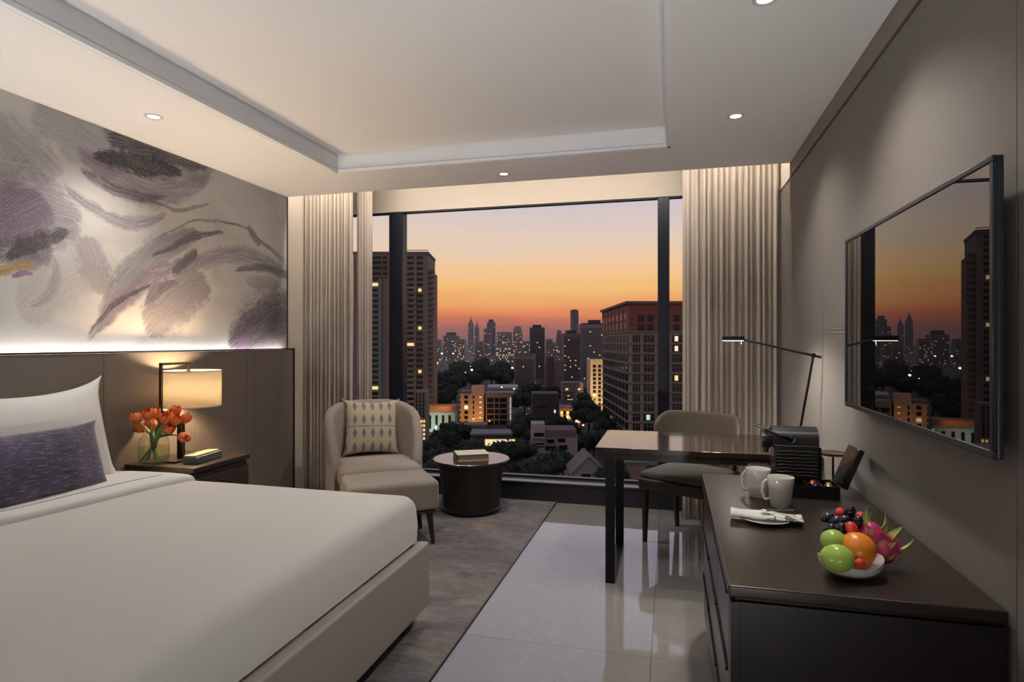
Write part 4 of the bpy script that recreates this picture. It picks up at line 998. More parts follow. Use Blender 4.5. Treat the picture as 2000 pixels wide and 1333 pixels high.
# capsule box with open lid
cbx, cby = 0.545, 2.700
cb = thing('capsule_box', 'black lacquer coffee capsule box standing open beside the machine', 'box', (cbx, cby, DZ), 0)
m_lac = PM('black_lacquer', (0.006, 0.006, 0.0065), 0.15, var=0.1, coat=0.5)
bm = NB(); box(bm, -0.115, 0.095, -0.070, 0.070, 0.0, 0.010); box(bm, -0.115, 0.095, -0.070, -0.063, 0.010, 0.052); box(bm, -0.115, 0.095, 0.063, 0.070, 0.010, 0.052); box(bm, -0.115, -0.108, -0.063, 0.063, 0.010, 0.052); box(bm, 0.088, 0.095, -0.063, 0.063, 0.010, 0.052)
build('case', bm, m_lac, cb)
bm = NB()
for k in range(3): box(bm, -0.108 + 0.049 * (k + 1) - 0.002, -0.108 + 0.049 * (k + 1) + 0.002, -0.063, 0.063, 0.010, 0.046)
build('divider', bm, m_blackplastic, cb)
Ml = Matrix.Translation((0.098, 0, 0.050)) @ Matrix.Rotation(R(22), 4, 'Y')
ld_ = build('lid', B(-0.0, 0.024, -0.070, 0.070, 0.0, 0.165, M=Ml, r=0.002, seg=1), m_lac, cb)
build('lid_lining', B(-0.0015, 0.0002, -0.060, 0.060, 0.012, 0.155, M=Ml), PM('lid_lining', (0.05, 0.05, 0.052), 0.12, 0.5, 0.3, 12), ld_)
def capsule(x, y, col, label):
    c_ = thing('coffee_capsule', label, 'capsule', (x, y, DZ + 0.012), 0, 'coffee capsules in the open box')
    mm = PM('capsule_foil', col, 0.25, 0.9, 0.1, 40)
    bm = NB(); lathe(bm, [(0, 0.002), (0.010, 0.002), (0.013, 0.012), (0.015, 0.032), (0.0, 0.032)], 24); build('cup', bm, mm, c_)
    bm = NB(); lathe(bm, [(0.0, 0.0325), (0.0175, 0.0325), (0.0178, 0.034), (0.013, 0.038), (0.009, 0.046), (0, 0.048)], 24); build('dome', bm, mm, c_)
capsule(cbx + 0.016, cby - 0.030, (0.10, 0.03, 0.20), 'purple foil coffee capsule in the open box')
capsule(cbx + 0.014, cby + 0.012, (0.55, 0.18, 0.05), 'copper foil coffee capsule behind the purple one')
capsule(cbx + 0.065, cby - 0.02, (0.45, 0.33, 0.12), 'gold foil coffee capsule nearest the raised lid')

# round bronze tray on a stem
rs = thing('pedestal_dish', 'round bronze dish on a thin stem behind the coffee machine', 'dish', (0.690, 2.955, DZ))
bm = NB(); lathe(bm, [(0, 0.122), (0.050, 0.122), (0.060, 0.127), (0.061, 0.134), (0.057, 0.134), (0.048, 0.130), (0, 0.130)], 40); build('dish', bm, PM('warm_bronze', (0.10, 0.062, 0.042), 0.3, 0.7, 0.1, 20), rs)
bm = NB(); lathe(bm, [(0, 0), (0.035, 0.0), (0.035, 0.004), (0.005, 0.010), (0.004, 0.122), (0, 0.122)], 28); build('stem', bm, m_bronze, rs)

# ---- fruit bowl
fbx, fby = 0.462, 1.800
fb = thing('fruit_bowl', 'white curved ceramic bowl full of fruit on the dresser', 'bowl', (fbx, fby, DZ), R(20))
def bowlf(u, v):
    a = u * 2 * pi; rx, ry = 0.086, 0.070
    lift = 0.016 * cos(a) ** 2
    if v < 0.5: s = v / 0.5; k = 0.35 + 0.65 * s ** 0.7; z = 0.0 + (0.031 + lift) * s ** 1.8
    else: s = (v - 0.5) / 0.5; k = (1 - s) * 0.965 + s * 0.30; z = (0.031 + lift) * (1 - s) ** 1.6 + 0.006
    tip = 1.0
    return (cos(a) * rx * k * tip, sin(a) * ry * k, z)
bm = NB(); vv = grid(bm, 56, 17, bowlf, True)
bm.faces.new([r_[0] for r_ in vv][::-1]); bm.faces.new([r_[-1] for r_ in vv]); bmesh.ops.recalc_face_normals(bm, faces=bm.faces)
build('dish', bm, m_ceramic, fb, sharp=50)
bm = NB(); lathe(bm, [(0.028, 0.0), (0.034, 0.0), (0.034, 0.003), (0.028, 0.003), (0.028, 0.0)], 32, sx=1.1); build('foot_ring', bm, m_ceramic, fb)
# ---- fruit (sizes and heaps worked out around the bowl)
def fp(px, py, zc): return atdepth(px, py, zc)
def fruit(name, label, cat, pos, bm, mat, part='flesh', rot=(0, 0, 0), group=None):
    r_ = thing(name, label, cat, pos, 0, group); r_.rotation_euler = rot
    build(part, bm, mat, r_, sharp=180); return r_
t = T('orange_peel'); n = t.noise(t.co(), 260, 2); t.p(col=t.mix(t.noise(t.co(), 14, 3), (0.78, 0.20, 0.015, 1), (0.86, 0.30, 0.03, 1)), rough=0.26); t.bump(n, 0.25, 0.002)
og = fruit('orange', 'ripe orange in the middle of the fruit bowl', 'orange', fp(1674, 1073, 1.625), blob(NB(), 0.0455, 0.0455, 0.044, sub=4), t.m, 'peel')
bm = NB(); lathe(bm, [(0, 0.0445), (0.004, 0.0442), (0.005, 0.043)], 10); build('stem_button', bm, PM('orange_button', (0.16, 0.17, 0.04), 0.6), og)
m_gr = PM('green_fruit_skin', (0.36, 0.52, 0.09), 0.2, var=0.3, vs=22)
pear = lambda v: 1.0 - 0.16 * max(0, v.x) ** 1.5
g1 = fruit('green_guava', 'pale green guava at the front left of the fruit bowl', 'fruit', fp(1638, 1091, 1.560), blob(NB(), 0.0435, 0.035, 0.034, sub=4, fn=pear), m_gr, 'skin', (0, 0, R(-15)), 'green fruit in the bowl')
g2 = fruit('green_guava', 'pale green guava at the back left of the fruit bowl', 'fruit', fp(1630, 1058, 1.650), blob(NB(), 0.036, 0.033, 0.031, sub=4, fn=pear), m_gr, 'skin', (0, R(8), R(10)), 'green fruit in the bowl')
for g_ in (g1, g2):
    bm = NB(); tube(bm, [(0.033, 0, 0.004), (0.042, 0.002, 0.008)], [0.0025, 0.0018], 6); build('stalk', bm, m_chairwood, g_)
t = T('dragon_fruit_skin'); n = t.noise(t.co(), 22, 3); t.p(col=t.ramp(n, [(0.3, (0.33, 0.02, 0.09)), (0.6, (0.62, 0.05, 0.16)), (0.8, (0.72, 0.14, 0.20))]), rough=0.42); m_dr = t.m
t = T('dragon_scale'); sp_ = t.n('ShaderNodeSeparateXYZ'); t.t.links.new(t.co(), sp_.inputs[0])
t.p(col=t.ramp(t.math('MULTIPLY', sp_.outputs[2], 22.0), [(0.05, (0.52, 0.06, 0.12)), (0.3, (0.42, 0.42, 0.10)), (0.7, (0.20, 0.27, 0.05)), (1.0, (0.30, 0.28, 0.06))]), rough=0.5); m_sc = t.m
def scale_mesh(L, w):
    bm = NB()
    grid(bm, 5, 8, lambda u, v: ((u - 0.5) * 2 * w * (1 - v) ** 0.7, 0.006 * v * v * 2 - abs(u - 0.5) * 0.004, L * v)); me = mesh_of(bm, 'scale', 180); me.materials.append(m_sc); return me
sc_s, sc_l = scale_mesh(0.026, 0.010), scale_mesh(0.046, 0.012)
def dragon(pos, rot, label, rx=0.036, rz=0.048):
    d_ = fruit('dragon_fruit', label, 'dragon fruit', pos, blob(NB(), rx, rx, rz, sub=4), m_dr, 'flesh', rot, 'dragon fruit beside the bowl')
    for k in range(15):
        lv_ = k / 15; ang = k * 2.4; zz = -0.6 + 1.5 * lv_; rr = math.sqrt(max(0.03, 1 - zz * zz)) * rx * 0.98
        big = lv_ > 0.55
        tilt = R(58) - R(50) * lv_
        M_ = Matrix.Rotation(ang, 3, 'Z') @ Matrix.Rotation(tilt, 3, 'Y') @ Matrix.Rotation(pi / 2, 3, 'Z') 
        place(sc_l if big else sc_s, 'scale', None, d_, (cos(ang) * rr, sin(ang) * rr, zz * rz), M_.to_euler())
dragon(fp(1698, 1052, 1.685), (R(-8), R(14), R(10)), 'pink dragon fruit with tall green scales standing behind the orange', 0.036, 0.046)
dragon(fp(1726, 1072, 1.665), (R(6), R(50), R(16)), 'dark pink dragon fruit leaning right with pale curled scales', 0.034, 0.043)
m_gp = PM('black_grape_skin', (0.012, 0.011, 0.020), 0.18, var=0.4, vs=40)
gb = mesh_of(blob(NB(), 0.0145, 0.0145, 0.0205, sub=3), 'grape_skin', 180); gb.materials.append(m_gp)
gp = [(1617, 1012, 1.73, 75, 'long black grape sticking out at the far left of the heap'), (1632, 1019, 1.71, 60, 'black grape just right of the long one'), (1621, 1035, 1.70, 40, 'black grape low on the left above the green guava'),
      (1641, 1035, 1.665, 20, 'black grape in front, beside the red strawberry half'), (1660, 1001, 1.72, 10, 'black grape on top of the heap'), (1649, 1017, 1.70, 70, 'black grape in the centre of the heap'), (1674, 1021, 1.69, 15, 'black grape between the strawberries at the right'),
      (1659, 1016, 1.73, 80, 'black grape tucked behind the centre of the heap'), (1634, 1034, 1.73, 60, 'black grape at the back of the heap, mostly hidden')]
for (a, b, zc, an, lab) in gp:
    r_ = thing('black_grape', lab, 'grape', fp(a, b, zc), 0, 'black grapes in the fruit bowl'); r_.rotation_euler = (R(20), R(an), R(20))
    place(gb, 'skin', None, r_)
    bm = NB(); tube(bm, [(0, 0, 0.0195), (0.001, 0, 0.0235)], 0.0012, 5); build('stalk', bm, m_stem, r_)
m_sb = PM('strawberry_skin', (0.62, 0.045, 0.03), 0.3, var=0.3, vs=30, bump=0.5, bs=300)
for (a, b, zc, s, an, lab) in ((1641, 1002, 1.73, 0.95, 0, 'red strawberry at the top left of the fruit heap'), (1681, 1010, 1.72, 1.0, 15, 'red strawberry at the back right of the fruit heap'), (1662, 1032, 1.655, 1.2, -10, 'red strawberry half in front of the black grapes'),
                           (1680, 1101, 1.575, 1.0, 70, 'red strawberry at the front edge of the bowl'), (1697, 1094, 1.60, 0.75, 110, 'small red strawberry tucked beside the orange at the bowl edge')):
    r_ = thing('strawberry', lab, 'strawberry', fp(a, b, zc), 0, 'strawberries in the fruit bowl'); r_.rotation_euler = (0, R(an), R(16)); r_.scale = (s, s, s)
    build('flesh', blob(NB(), 0.0145, 0.0145, 0.019, sub=3, fn=lambda v: 1 - 0.22 * max(0, v.z)), m_sb, r_, sharp=180)
    bm = NB()
    for k in range(5):
        a_ = k * 1.257; bm.faces.new([bm.verts.new(p) for p in ((0, 0, -0.0190), (0.007 * cos(a_ - 0.4), 0.007 * sin(a_ - 0.4), -0.0182), (0.012 * cos(a_), 0.012 * sin(a_), -0.0165), (0.007 * cos(a_ + 0.4), 0.007 * sin(a_ + 0.4), -0.0182))])
    build('calyx', bm, m_leaf, r_)

# ================================================================== CITY OUTSIDE
GZ = -38.0
gd = T('city_ground'); n = gd.noise(gd.co(), 0.02, 5, 0.6); gd.p(col=gd.ramp(n, [(0.35, (0.035, 0.045, 0.030)), (0.6, (0.07, 0.065, 0.06))]), rough=0.9)
gbm = NB(); box(gbm, -4200, 3000, 60, 7000, GZ - 2, GZ)
structure(build('ground', gbm, gd.m), 'dark city ground far below the window')
def cw(xc, zc): return (CYW * xc - SY * zc, SY * xc + CYW * zc)
_cmat = {}; FOOT = []
def cmat(col, rough=0.8, var=0.18, vs=0.12):
    k = (col, rough)
    if k not in _cmat: _cmat[k] = PM('facade', (min(1, col[0] * 1.45), col[1] * 1.33, col[2] * 1.2), rough, var=var, vs=vs)
    return _cmat[k]
m_wdark = PM('dark_window', (0.012, 0.014, 0.018), 0.12, var=0.3, vs=0.3)
m_wlit = GLOW('lit_window', (1.0, 0.66, 0.26), 1.1); m_wlit2 = GLOW('lit_window_pale', (1.0, 0.84, 0.58), 0.9); m_wgreen = GLOW('lit_window_cool', (0.75, 1.0, 0.80), 0.6)
m_slab = cmat((0.17, 0.155, 0.14)); m_roofdark = cmat((0.035, 0.032, 0.034))
unit = {}
def ubox(mat):
    if mat.name not in unit:
        me = mesh_of(B(-0.5, 0.5, -0.5, 0.5, -0.5, 0.5), 'pane'); me.materials.append(mat); unit[mat.name] = me
    return unit[mat.name]
def building(name, label, p0, p1, ytop, zc, depth, mat, rz=0.0, group=None, base=GZ):
    xc = ((p0 + p1) / 2 - CX) / F * zc; w = (p1 - p0) / F * zc; top = EYE + (CY - ytop) / F * zc
    x, y = cw(xc, zc)
    o = thing(name, label, 'building', (x, y, base), YAW + rz, group)
    FOOT.append((x, y, YAW + rz, w, depth))
    h = top - base
    build('wall', B(-w / 2, w / 2, 0, depth, 0, h), mat, o)
    return o, w, h
def wins(o, x0, x1, z0, z1, nx, nz, fw=0.6, fh=0.55, lit=0.06, single=True, y=0.0, thick=0.3, side=None, rs=1, mats=None):
    rnd = random.Random(rs); cwid = (x1 - x0) / nx; chh = (z1 - z0) / nz
    parts = {}
    for i in range(nx):
        for j in range(nz):
            r_ = rnd.random(); m_ = m_wdark
            if r_ < lit: m_ = (mats or [m_wlit, m_wlit, m_wlit2])[rnd.randrange(len(mats or [1, 2, 3]))]
            cx_ = x0 + (i + 0.5) * cwid; cz_ = z0 + (j + 0.5) * chh
            sz = (cwid * fw, thick, chh * fh)
            if side is not None: loc = (side, cx_, cz_); sz = (thick, cwid * fw, chh * fh)
            else: loc = (cx_, y, cz_)
            if single: place(ubox(m_), 'window', None, o, loc, (0, 0, 0), sz)
            else:
                bm = parts.setdefault(m_.name, (NB(), m_))[0]
                box(bm, loc[0] - sz[0] / 2, loc[0] + sz[0] / 2, loc[1] - sz[1] / 2, loc[1] + sz[1] / 2, loc[2] - sz[2] / 2, loc[2] + sz[2] / 2)
    for nm, (bm, m_) in parts.items():
        w_ = build('window_grid', bm, m_, o); w_['kind'] = 'stuff'
def px2x(o_px0, o_px1, px, zc): return (px - (o_px0 + o_px1) / 2) / F * zc
def z_at(py, zc): return EYE + (CY - py) / F * zc - GZ

# --- tall apartment tower at the left
zc = 285; P0, P1 = 690, 836
tw, w, h = building('apartment_tower', 'tall dark apartment tower rising behind the left window mullion', P0, P1, 492, zc, 26, cmat((0.20, 0.175, 0.165)))
X = lambda px: px2x(P0, P1, px, zc); Zt = lambda py: z_at(py, zc)
build('roof_rail', B(X(770), X(836), 0.2, 0.5, h + 0.6, h + 0.9), m_slab, tw)
build('parapet', B(-w / 2 - 0.3, w / 2 + 0.3, -0.3, 26, h - 1.2, h), cmat((0.15, 0.135, 0.13)), tw)
build('stair_tower', B(X(788), X(812), -1.6, 0, 0, Zt(562)), cmat((0.34, 0.30, 0.265)), tw)
build('balcony_tower', B(X(722), X(746), -1.2, 0, 0, Zt(545)), cmat((0.17, 0.20, 0.175)), tw)
nfl = 31; fh_ = (h - 3) / nfl
rn = random.Random(3)
sl = mesh_of(B(-0.5, 0.5, -0.5, 0.5, -0.5, 0.5), 'slab'); sl.materials.append(m_slab)
for k in range(nfl):
    z = 1.5 + k * fh_
    if z > Zt(545):
        for (a, b) in ((724, 745), (748, 756)): place(ubox(m_wdark), 'window', None, tw, ((X(a) + X(b)) / 2, 0, z + fh_ * 0.5), (0, 0, 0), (X(b) - X(a), 0.3, fh_ * 0.5))
        place(sl, 'balcony', None, tw, ((X(722) + X(760)) / 2, -0.4, z), (0, 0, 0), (X(760) - X(722), 0.8, 0.5))
    else:
        place(ubox(m_wlit if rn.random() < 0.04 else m_wdark), 'window', None, tw, (X(733), -1.2, z + fh_ * 0.5), (0, 0, 0), (X(740) - X(727), 0.3, fh_ * 0.55))
    if z > Zt(562): place(ubox(m_wdark), 'window', None, tw, (X(799), 0, z + fh_ * 0.5), (0, 0, 0), (X(808) - X(790), 0.3, fh_ * 0.5))
    else:
        place(ubox(m_wlit if k in (14,) else m_wdark), 'window', None, tw, (X(803), -1.6, z + fh_ * 0.5), (0, 0, 0), (X(809) - X(796), 0.3, fh_ * 0.5))
        place(sl, 'balcony', None, tw, (X(806), -1.9, z), (0, 0, 0), (X(817) - X(795), 0.9, 0.55))
    place(ubox(m_wlit if k in (24, 17, 9) else m_wdark), 'window', None, tw, (X(820), 0, z + fh_ * 0.5), (0, 0, 0), ((X(826) - X(814)) * (0.5 if k in (24, 17, 9) else 1), 0.3, fh_ * 0.55))
    # rounded corner balconies stepping out on the right edge
    if z < Zt(525): place(sl, 'corner_balcony', None, tw, (w / 2 + 1.1, 2.5, z + 0.4), (0, 0, 0), (3.4 if k % 2 else 3.0, 4.5, fh_ * 0.42))
build('corner_wall', B(w / 2, w / 2 + 1.9, 1.2, 20, 0, Zt(530)), cmat((0.19, 0.14, 0.115)), tw)

# --- brick and stone block at the right
zc = 195; P0, P1 = 1228, 1440
br, w, h = building('brick_building', 'large red brick topped office block behind the right window mullion', P0, P1, 590, zc, 56, cmat((0.235, 0.215, 0.185)))
X = lambda px: px2x(P0, P1, px, zc); Zt = lambda py: z_at(py, zc)
m_brick = cmat((0.20, 0.075, 0.06))
build('brick_storeys', B(-w / 2 - 0.25, w / 2 + 0.25, -0.25, 56.2, Zt(647), h - 0.6), m_brick, br)
build('cornice', B(-w / 2 - 1.0, w / 2 + 1.0, -1.0, 57, h - 0.6, h + 0.2), cmat((0.16, 0.12, 0.11)), br)
build('string_course', B(-w / 2 - 0.5, w / 2 + 0.5, -0.5, 56.4, Zt(650), Zt(646.5)), m_slab, br)
step = 19.2
for r_ in range(11):
    yc = 662 + r_ * step
    for (a, b) in ((1236, 1250), (1257, 1278), (1313, 1332), (1345, 1366), (1380, 1400)):
        m_ = m_wdark
        if (r_ in (0, 1) and a == 1313) or (r_ == 4 and a == 1313): m_ = m_wlit2 if r_ < 2 else m_wlit
        if r_ == 8 and a == 1257: m_ = m_wgreen
        wv = place(ubox(m_wdark), 'window', None, br, ((X(a) + X(b)) / 2, 0, Zt(yc)), (0, 0, 0), (X(b) - X(a), 0.4, 13.5 / F * zc))
        for q_ in (0.33, 0.67): place(ubox(m_slab), 'mullion', None, br, (X(a) + (X(b) - X(a)) * q_, -0.2, Zt(yc)), (0, 0, 0), (0.14, 0.12, 13.5 / F * zc))
        place(ubox(m_slab), 'transom', None, br, ((X(a) + X(b)) / 2, -0.2, Zt(yc - 2.2)), (0, 0, 0), (X(b) - X(a), 0.12, 0.14))
        if m_ is not m_wdark: place(ubox(m_), 'lit_pane', None, br, ((X(a) + X(b)) / 2 - 0.3, -0.22, Zt(yc)), (0, 0, 0), ((X(b) - X(a)) * 0.35, 0.1, 10 / F * zc))
    if r_ < 11: place(ubox(m_slab), 'sill_band', None, br, (0, -0.1, Zt(yc + step / 2)), (0, 0, 0), (w, 0.5, 0.5))
    for k in range(9):     # side face
        place(ubox(m_wdark), 'window', None, br, (-w / 2, 3.2 + k * 6.1, Zt(yc)), (0, 0, 0), (0.4, 4.2, 13.5 / F * zc))
    place(ubox(m_slab), 'sill_band', None, br, (-w / 2 - 0.1, 28, Zt(yc + step / 2)), (0, 0, 0), (0.5, 56, 0.6))
for k in range(7):
    for py in (618, 636): place(ubox(m_wdark), 'window', None, br, (-w / 2 - 0.2, 4 + k * 8.0, Zt(py)), (0, 0, 0), (0.3, 3.2, 2.1))
    place(ubox(m_slab), 'pilaster', None, br, (-w / 2 - 0.25, 8 + k * 8.0 - 8, Zt(625)), (0, 0, 0), (0.5, 0.9, 44 / F * zc))
for px in (1252, 1270, 1321, 1350):
    for py in (622, 640): place(ubox(m_wdark), 'window', None, br, (X(px), -0.25, Zt(py)), (0, 0, 0), (1.9, 0.3, 2.0))

# --- lit beige hotel
zc = 330; P0, P1 = 1153, 1201
ho, w, h = building('hotel_block', 'floodlit cream hotel block with small square windows', P0, P1, 704, zc, 16, cmat((0.56, 0.46, 0.31)))
X = lambda px: px2x(P0, P1, px, zc); Zt = lambda py: z_at(py, zc)
for i in range(4):
    for j in range(12):
        lit_ = (i, j) in ((3, 3), (2, 3), (3, 2), (0, 7), (2, 9), (3, 9))
        place(ubox(m_wlit if lit_ else m_wdark), 'window', None, ho, (X(1161 + 10 * i), 0, Zt(715.5 + 8.2 * j)), (0, 0, 0), (1.5, 0.3, 1.35))
        place(ubox(m_slab), 'sill', None, ho, (X(1161 + 10 * i), -0.15, Zt(715.5 + 8.2 * j) - 0.85), (0, 0, 0), (1.9, 0.4, 0.25))
build('parapet', B(-w / 2 - 0.2, w / 2 + 0.2, -0.2, 16, h - 0.5, h + 0.3), cmat((0.5, 0.42, 0.3)), ho)
build('entrance_glow', B(X(1185), w / 2, -0.3, 0, Zt(819), Zt(813)), m_wlit, ho)
def flood(par, loc, aim, watts, col, size=70):
    l = bpy.data.lights.new('floodlight', 'SPOT'); l.energy = watts; l.color = col; l.spot_size = R(size); l.spot_blend = 0.8; l.shadow_soft_size = 0.5
    o = bpy.data.objects.new('floodlight', l); COL.objects.link(o); o.parent = par; o.location = loc
    o.rotation_euler = (Vector(aim) - Vector(loc)).to_track_quat('-Z', 'Y').to_euler()
flood(ho, (-2, -26, 3), (0, 0, h * 0.55), 30000, (1.0, 0.72, 0.38), 95)

# --- towers of the middle distance and the skyline: (name, label, px0, px1, ytop, distance, depth, colour, nx, nz, lit)
SKY = [
    ('slab_tower', 'broad pale office tower with dark grid facade and stepped roof', 1134, 1194, 634, 520, 30, (0.22, 0.20, 0.20), 15, 34, 0.03),
    ('stepped_tower', 'brown apartment tower left of the broad grid tower', 1101, 1134, 652, 470, 24, (0.15, 0.115, 0.105), 9, 30, 0.03),
    ('slender_tower', 'slender dark tower with flat cap, highest on the skyline', 1117, 1130, 612, 1000, 26, (0.10, 0.085, 0.085), 4, 60, 0.0),
    ('dark_tower', 'dark boxy tower near the middle of the skyline', 1035, 1064, 640, 560, 26, (0.09, 0.09, 0.085), 7, 30, 0.03),
    ('grid_block', 'lower pale grey apartment block in front of the dark boxy tower', 1005, 1046, 693, 400, 22, (0.22, 0.20, 0.19), 11, 20, 0.015),
    ('round_top_tower', 'pale tower with narrow rounded crown left of the dark boxy tower', 1002, 1020, 646, 950, 30, (0.26, 0.235, 0.23), 7, 34, 0.12),
    ('wide_office', 'wide pale office block with many lit floors on the skyline', 970, 999, 650, 950, 40, (0.24, 0.215, 0.21), 11, 30, 0.14),
    ('office_tower', 'tall dark tower with squared top left of the wide office block', 951, 967, 630, 1250, 40, (0.11, 0.10, 0.10), 6, 36, 0.05),
    ('shoulder_block', 'stepped shoulder block beside the tall squared tower', 945, 958, 643, 1200, 40, (0.13, 0.115, 0.115), 5, 30, 0.08),
    ('spire_tower', 'slim pointed tower, the taller of the twin spires', 914, 924, 633, 1600, 25, (0.20, 0.165, 0.165), 3, 40, 0.02),
    ('spire_tower', 'slim pointed tower, the shorter of the twin spires', 927, 935, 641, 1600, 22, (0.20, 0.165, 0.165), 3, 40, 0.02),
    ('flat_roof_block', 'low wide block with raised roof at the left of the skyline', 866, 893, 656, 1100, 40, (0.15, 0.125, 0.13), 9, 20, 0.05),
    ('lit_block', 'pale lit block in front of the twin spires', 888, 907, 664, 900, 30, (0.24, 0.22, 0.20), 8, 18, 0.22),
    ('edge_block', 'hazy block beside the left apartment tower', 846, 859, 664, 1200, 40, (0.17, 0.14, 0.14), 5, 18, 0.05),
    ('narrow_block', 'narrow cream block below the twin spires', 929, 944, 672, 700, 18, (0.26, 0.22, 0.17), 4, 18, 0.10),
    ('thin_block', 'thin pale block right of the dark boxy tower', 1067, 1079, 664, 800, 20, (0.20, 0.17, 0.16), 4, 26, 0.03),
    ('capped_tower', 'small tower with round cap left of the brown apartment tower', 1088, 1099, 655, 900, 20, (0.14, 0.12, 0.12), 4, 30, 0.03),
    ('brown_block', 'plain brown block between the dark tower and the apartment tower', 1068, 1082, 697, 420, 14, (0.07, 0.05, 0.045), 1, 1, 0.0),
    ('mauve_block', 'plain mauve block left of the brown apartment tower', 1081, 1101, 706, 440, 14, (0.17, 0.13, 0.125), 1, 1, 0.0),
    ('distant_block', 'low distant block at the foot of the wide office block', 968, 1003, 676, 900, 20, (0.20, 0.18, 0.17), 14, 8, 0.4),
    ('distant_block', 'low distant block between the twin spires and the squared tower', 936, 968, 668, 1300, 20, (0.18, 0.155, 0.15), 12, 8, 0.25),
    ('distant_block', 'low distant block below the rounded crown tower', 1016, 1036, 668, 1000, 20, (0.17, 0.15, 0.145), 8, 12, 0.18),
    ('distant_block', 'low distant block right of the thin pale block', 1078, 1092, 670, 1100, 20, (0.17, 0.14, 0.135), 6, 10, 0.12),
]
for k, (nm, lab, p0, p1, yt, zc, dep, colr, nx, nz, lit) in enumerate(SKY):
    o, w, h = building(nm, lab, p0, p1, yt, zc, dep, cmat(colr), rz=random.uniform(-0.02, 0.02))
    if nx > 1:
        z0 = max(6, h * 0.08)
        wins(o, -w / 2 + w * 0.03, w / 2 - w * 0.03, z0, h - 3, nx, nz, 0.66, 0.5, lit, single=False, rs=k, thick=0.4)
    if nm == 'slab_tower':
        build('roof_block', B(-w * 0.18, w * 0.18, 6, 20, h, h + 4), m_roofdark, o)
        build('roof_wing', B(-w * 0.42, w * 0.42, 4, 24, h, h + 1.2), m_roofdark, o)
    elif nm == 'slender_tower':
        bm = NB(); lathe(bm, [(w * 0.62, h - 1), (w * 0.62, h + 4), (w * 0.45, h + 6), (0, h + 7)], 16, (0, 13, 0)); build('cap', bm, m_roofdark, o)
    elif nm == 'spire_tower':
        bm = NB(); lathe(bm, [(w * 0.5, h), (w * 0.36, h + 5), (w * 0.12, h + 12), (0.3, h + 22), (0, h + 24)], 10, (0, 11, 0)); build('spire', bm, cmat((0.17, 0.14, 0.14)), o)
    elif nm in ('round_top_tower', 'capped_tower'):
        bm = NB(); lathe(bm, [(w * 0.42, h), (w * 0.42, h + 4), (w * 0.3, h + 7), (0, h + 8)], 16, (0, 12, 0)); build('crown', bm, cmat(colr), o)
    elif nm in ('dark_tower', 'office_tower', 'flat_roof_block', 'stepped_tower'):
        build('roof_block', B(-w * 0.3, w * 0.28, 4, dep - 4, h, h + (2.5 if zc < 700 else 6)), m_roofdark, o)
    else: build('parapet', B(-w / 2 - 0.2, w / 2 + 0.2, -0.2, 1.0, h - 0.5, h + 0.8), m_slab, o)

# --- mid-rise apartment house with corner lights
zc = 290; P0, P1 = 897, 946
ap, w, h = building('apartment_house', 'mid rise cream apartment house with a column of lit landings', P0, P1, 770, zc, 14, cmat((0.33, 0.27, 0.20)))
X = lambda px: px2x(P0, P1, px, zc); Zt = lambda py: z_at(py, zc)
build('stair_tower', B(X(921), X(945), -0.8, 10, 0, Zt(755)), cmat((0.36, 0.285, 0.215)), ap)
build('roof_cap', B(X(899), X(920), 1, 10, h, h + 1.3), m_slab, ap)
for j in range(6):
    yc = 776 + j * 10
    for (a, b) in ((897.5, 899.5), (907, 914)): place(ubox(m_wlit2 if (j == 2 and a > 900) else m_wdark), 'window', None, ap, ((X(a) + X(b)) / 2, 0, Zt(yc)), (0, 0, 0), (X(b) - X(a), 0.3, 1.55))
    place(ubox(m_wlit), 'landing_light', None, ap, (X(938.5), -0.85, Zt(yc)), (0, 0, 0), (1.0, 0.3, 0.45))
    place(ubox(m_wdark), 'window', None, ap, (X(925), -0.8, Zt(yc)), (0, 0, 0), (0.7, 0.3, 1.5))
flood(ap, (0, -12, 1), (0, 0, 8), 5200, (1.0, 0.42, 0.10), 120)
P0, P1 = 949, 1000
ow, w, h = building('office_house', 'mid rise office house with wide dark glazing and white edge light', P0, P1, 770, zc, 14, cmat((0.25, 0.215, 0.17)))
X = lambda px: px2x(P0, P1, px, zc)
for j in range(5):
    yc = 782 + j * 11
    for (a, b) in ((951, 964), (966, 974), (976, 990)): place(ubox(m_wdark), 'window', None, ow, ((X(a) + X(b)) / 2, 0, Zt(yc)), (0, 0, 0), (X(b) - X(a), 0.3, 1.9))
    place(ubox(m_slab), 'ledge', None, ow, (0, -0.2, Zt(yc - 5.5)), (0, 0, 0), (w, 0.5, 0.35))
build('edge_light', B(X(996.6), X(997.4), -0.5, -0.2, 2, Zt(776)), GLOW('edge_light', (0.85, 0.95, 0.8), 1.0), ow)
build('roof_terrace', B(-w / 2, w / 2 + 1, -0.6, 14, h, h + 0.5), m_slab, ow)
# --- low white roofed hall behind
o, w, h = building('low_hall', 'low pale roofed hall behind the office house', 955, 1008, 757, 330, 20, cmat((0.30, 0.29, 0.25)))
build('roof_band', B(-w / 2 - 1, w / 2 + 1, -1, 20, h - 1.0, h + 0.2), cmat((0.38, 0.37, 0.33)), o); wins(o, -w / 2, w / 2, h - 6, h - 2, 8, 1, 0.7, 0.6, 0.1)
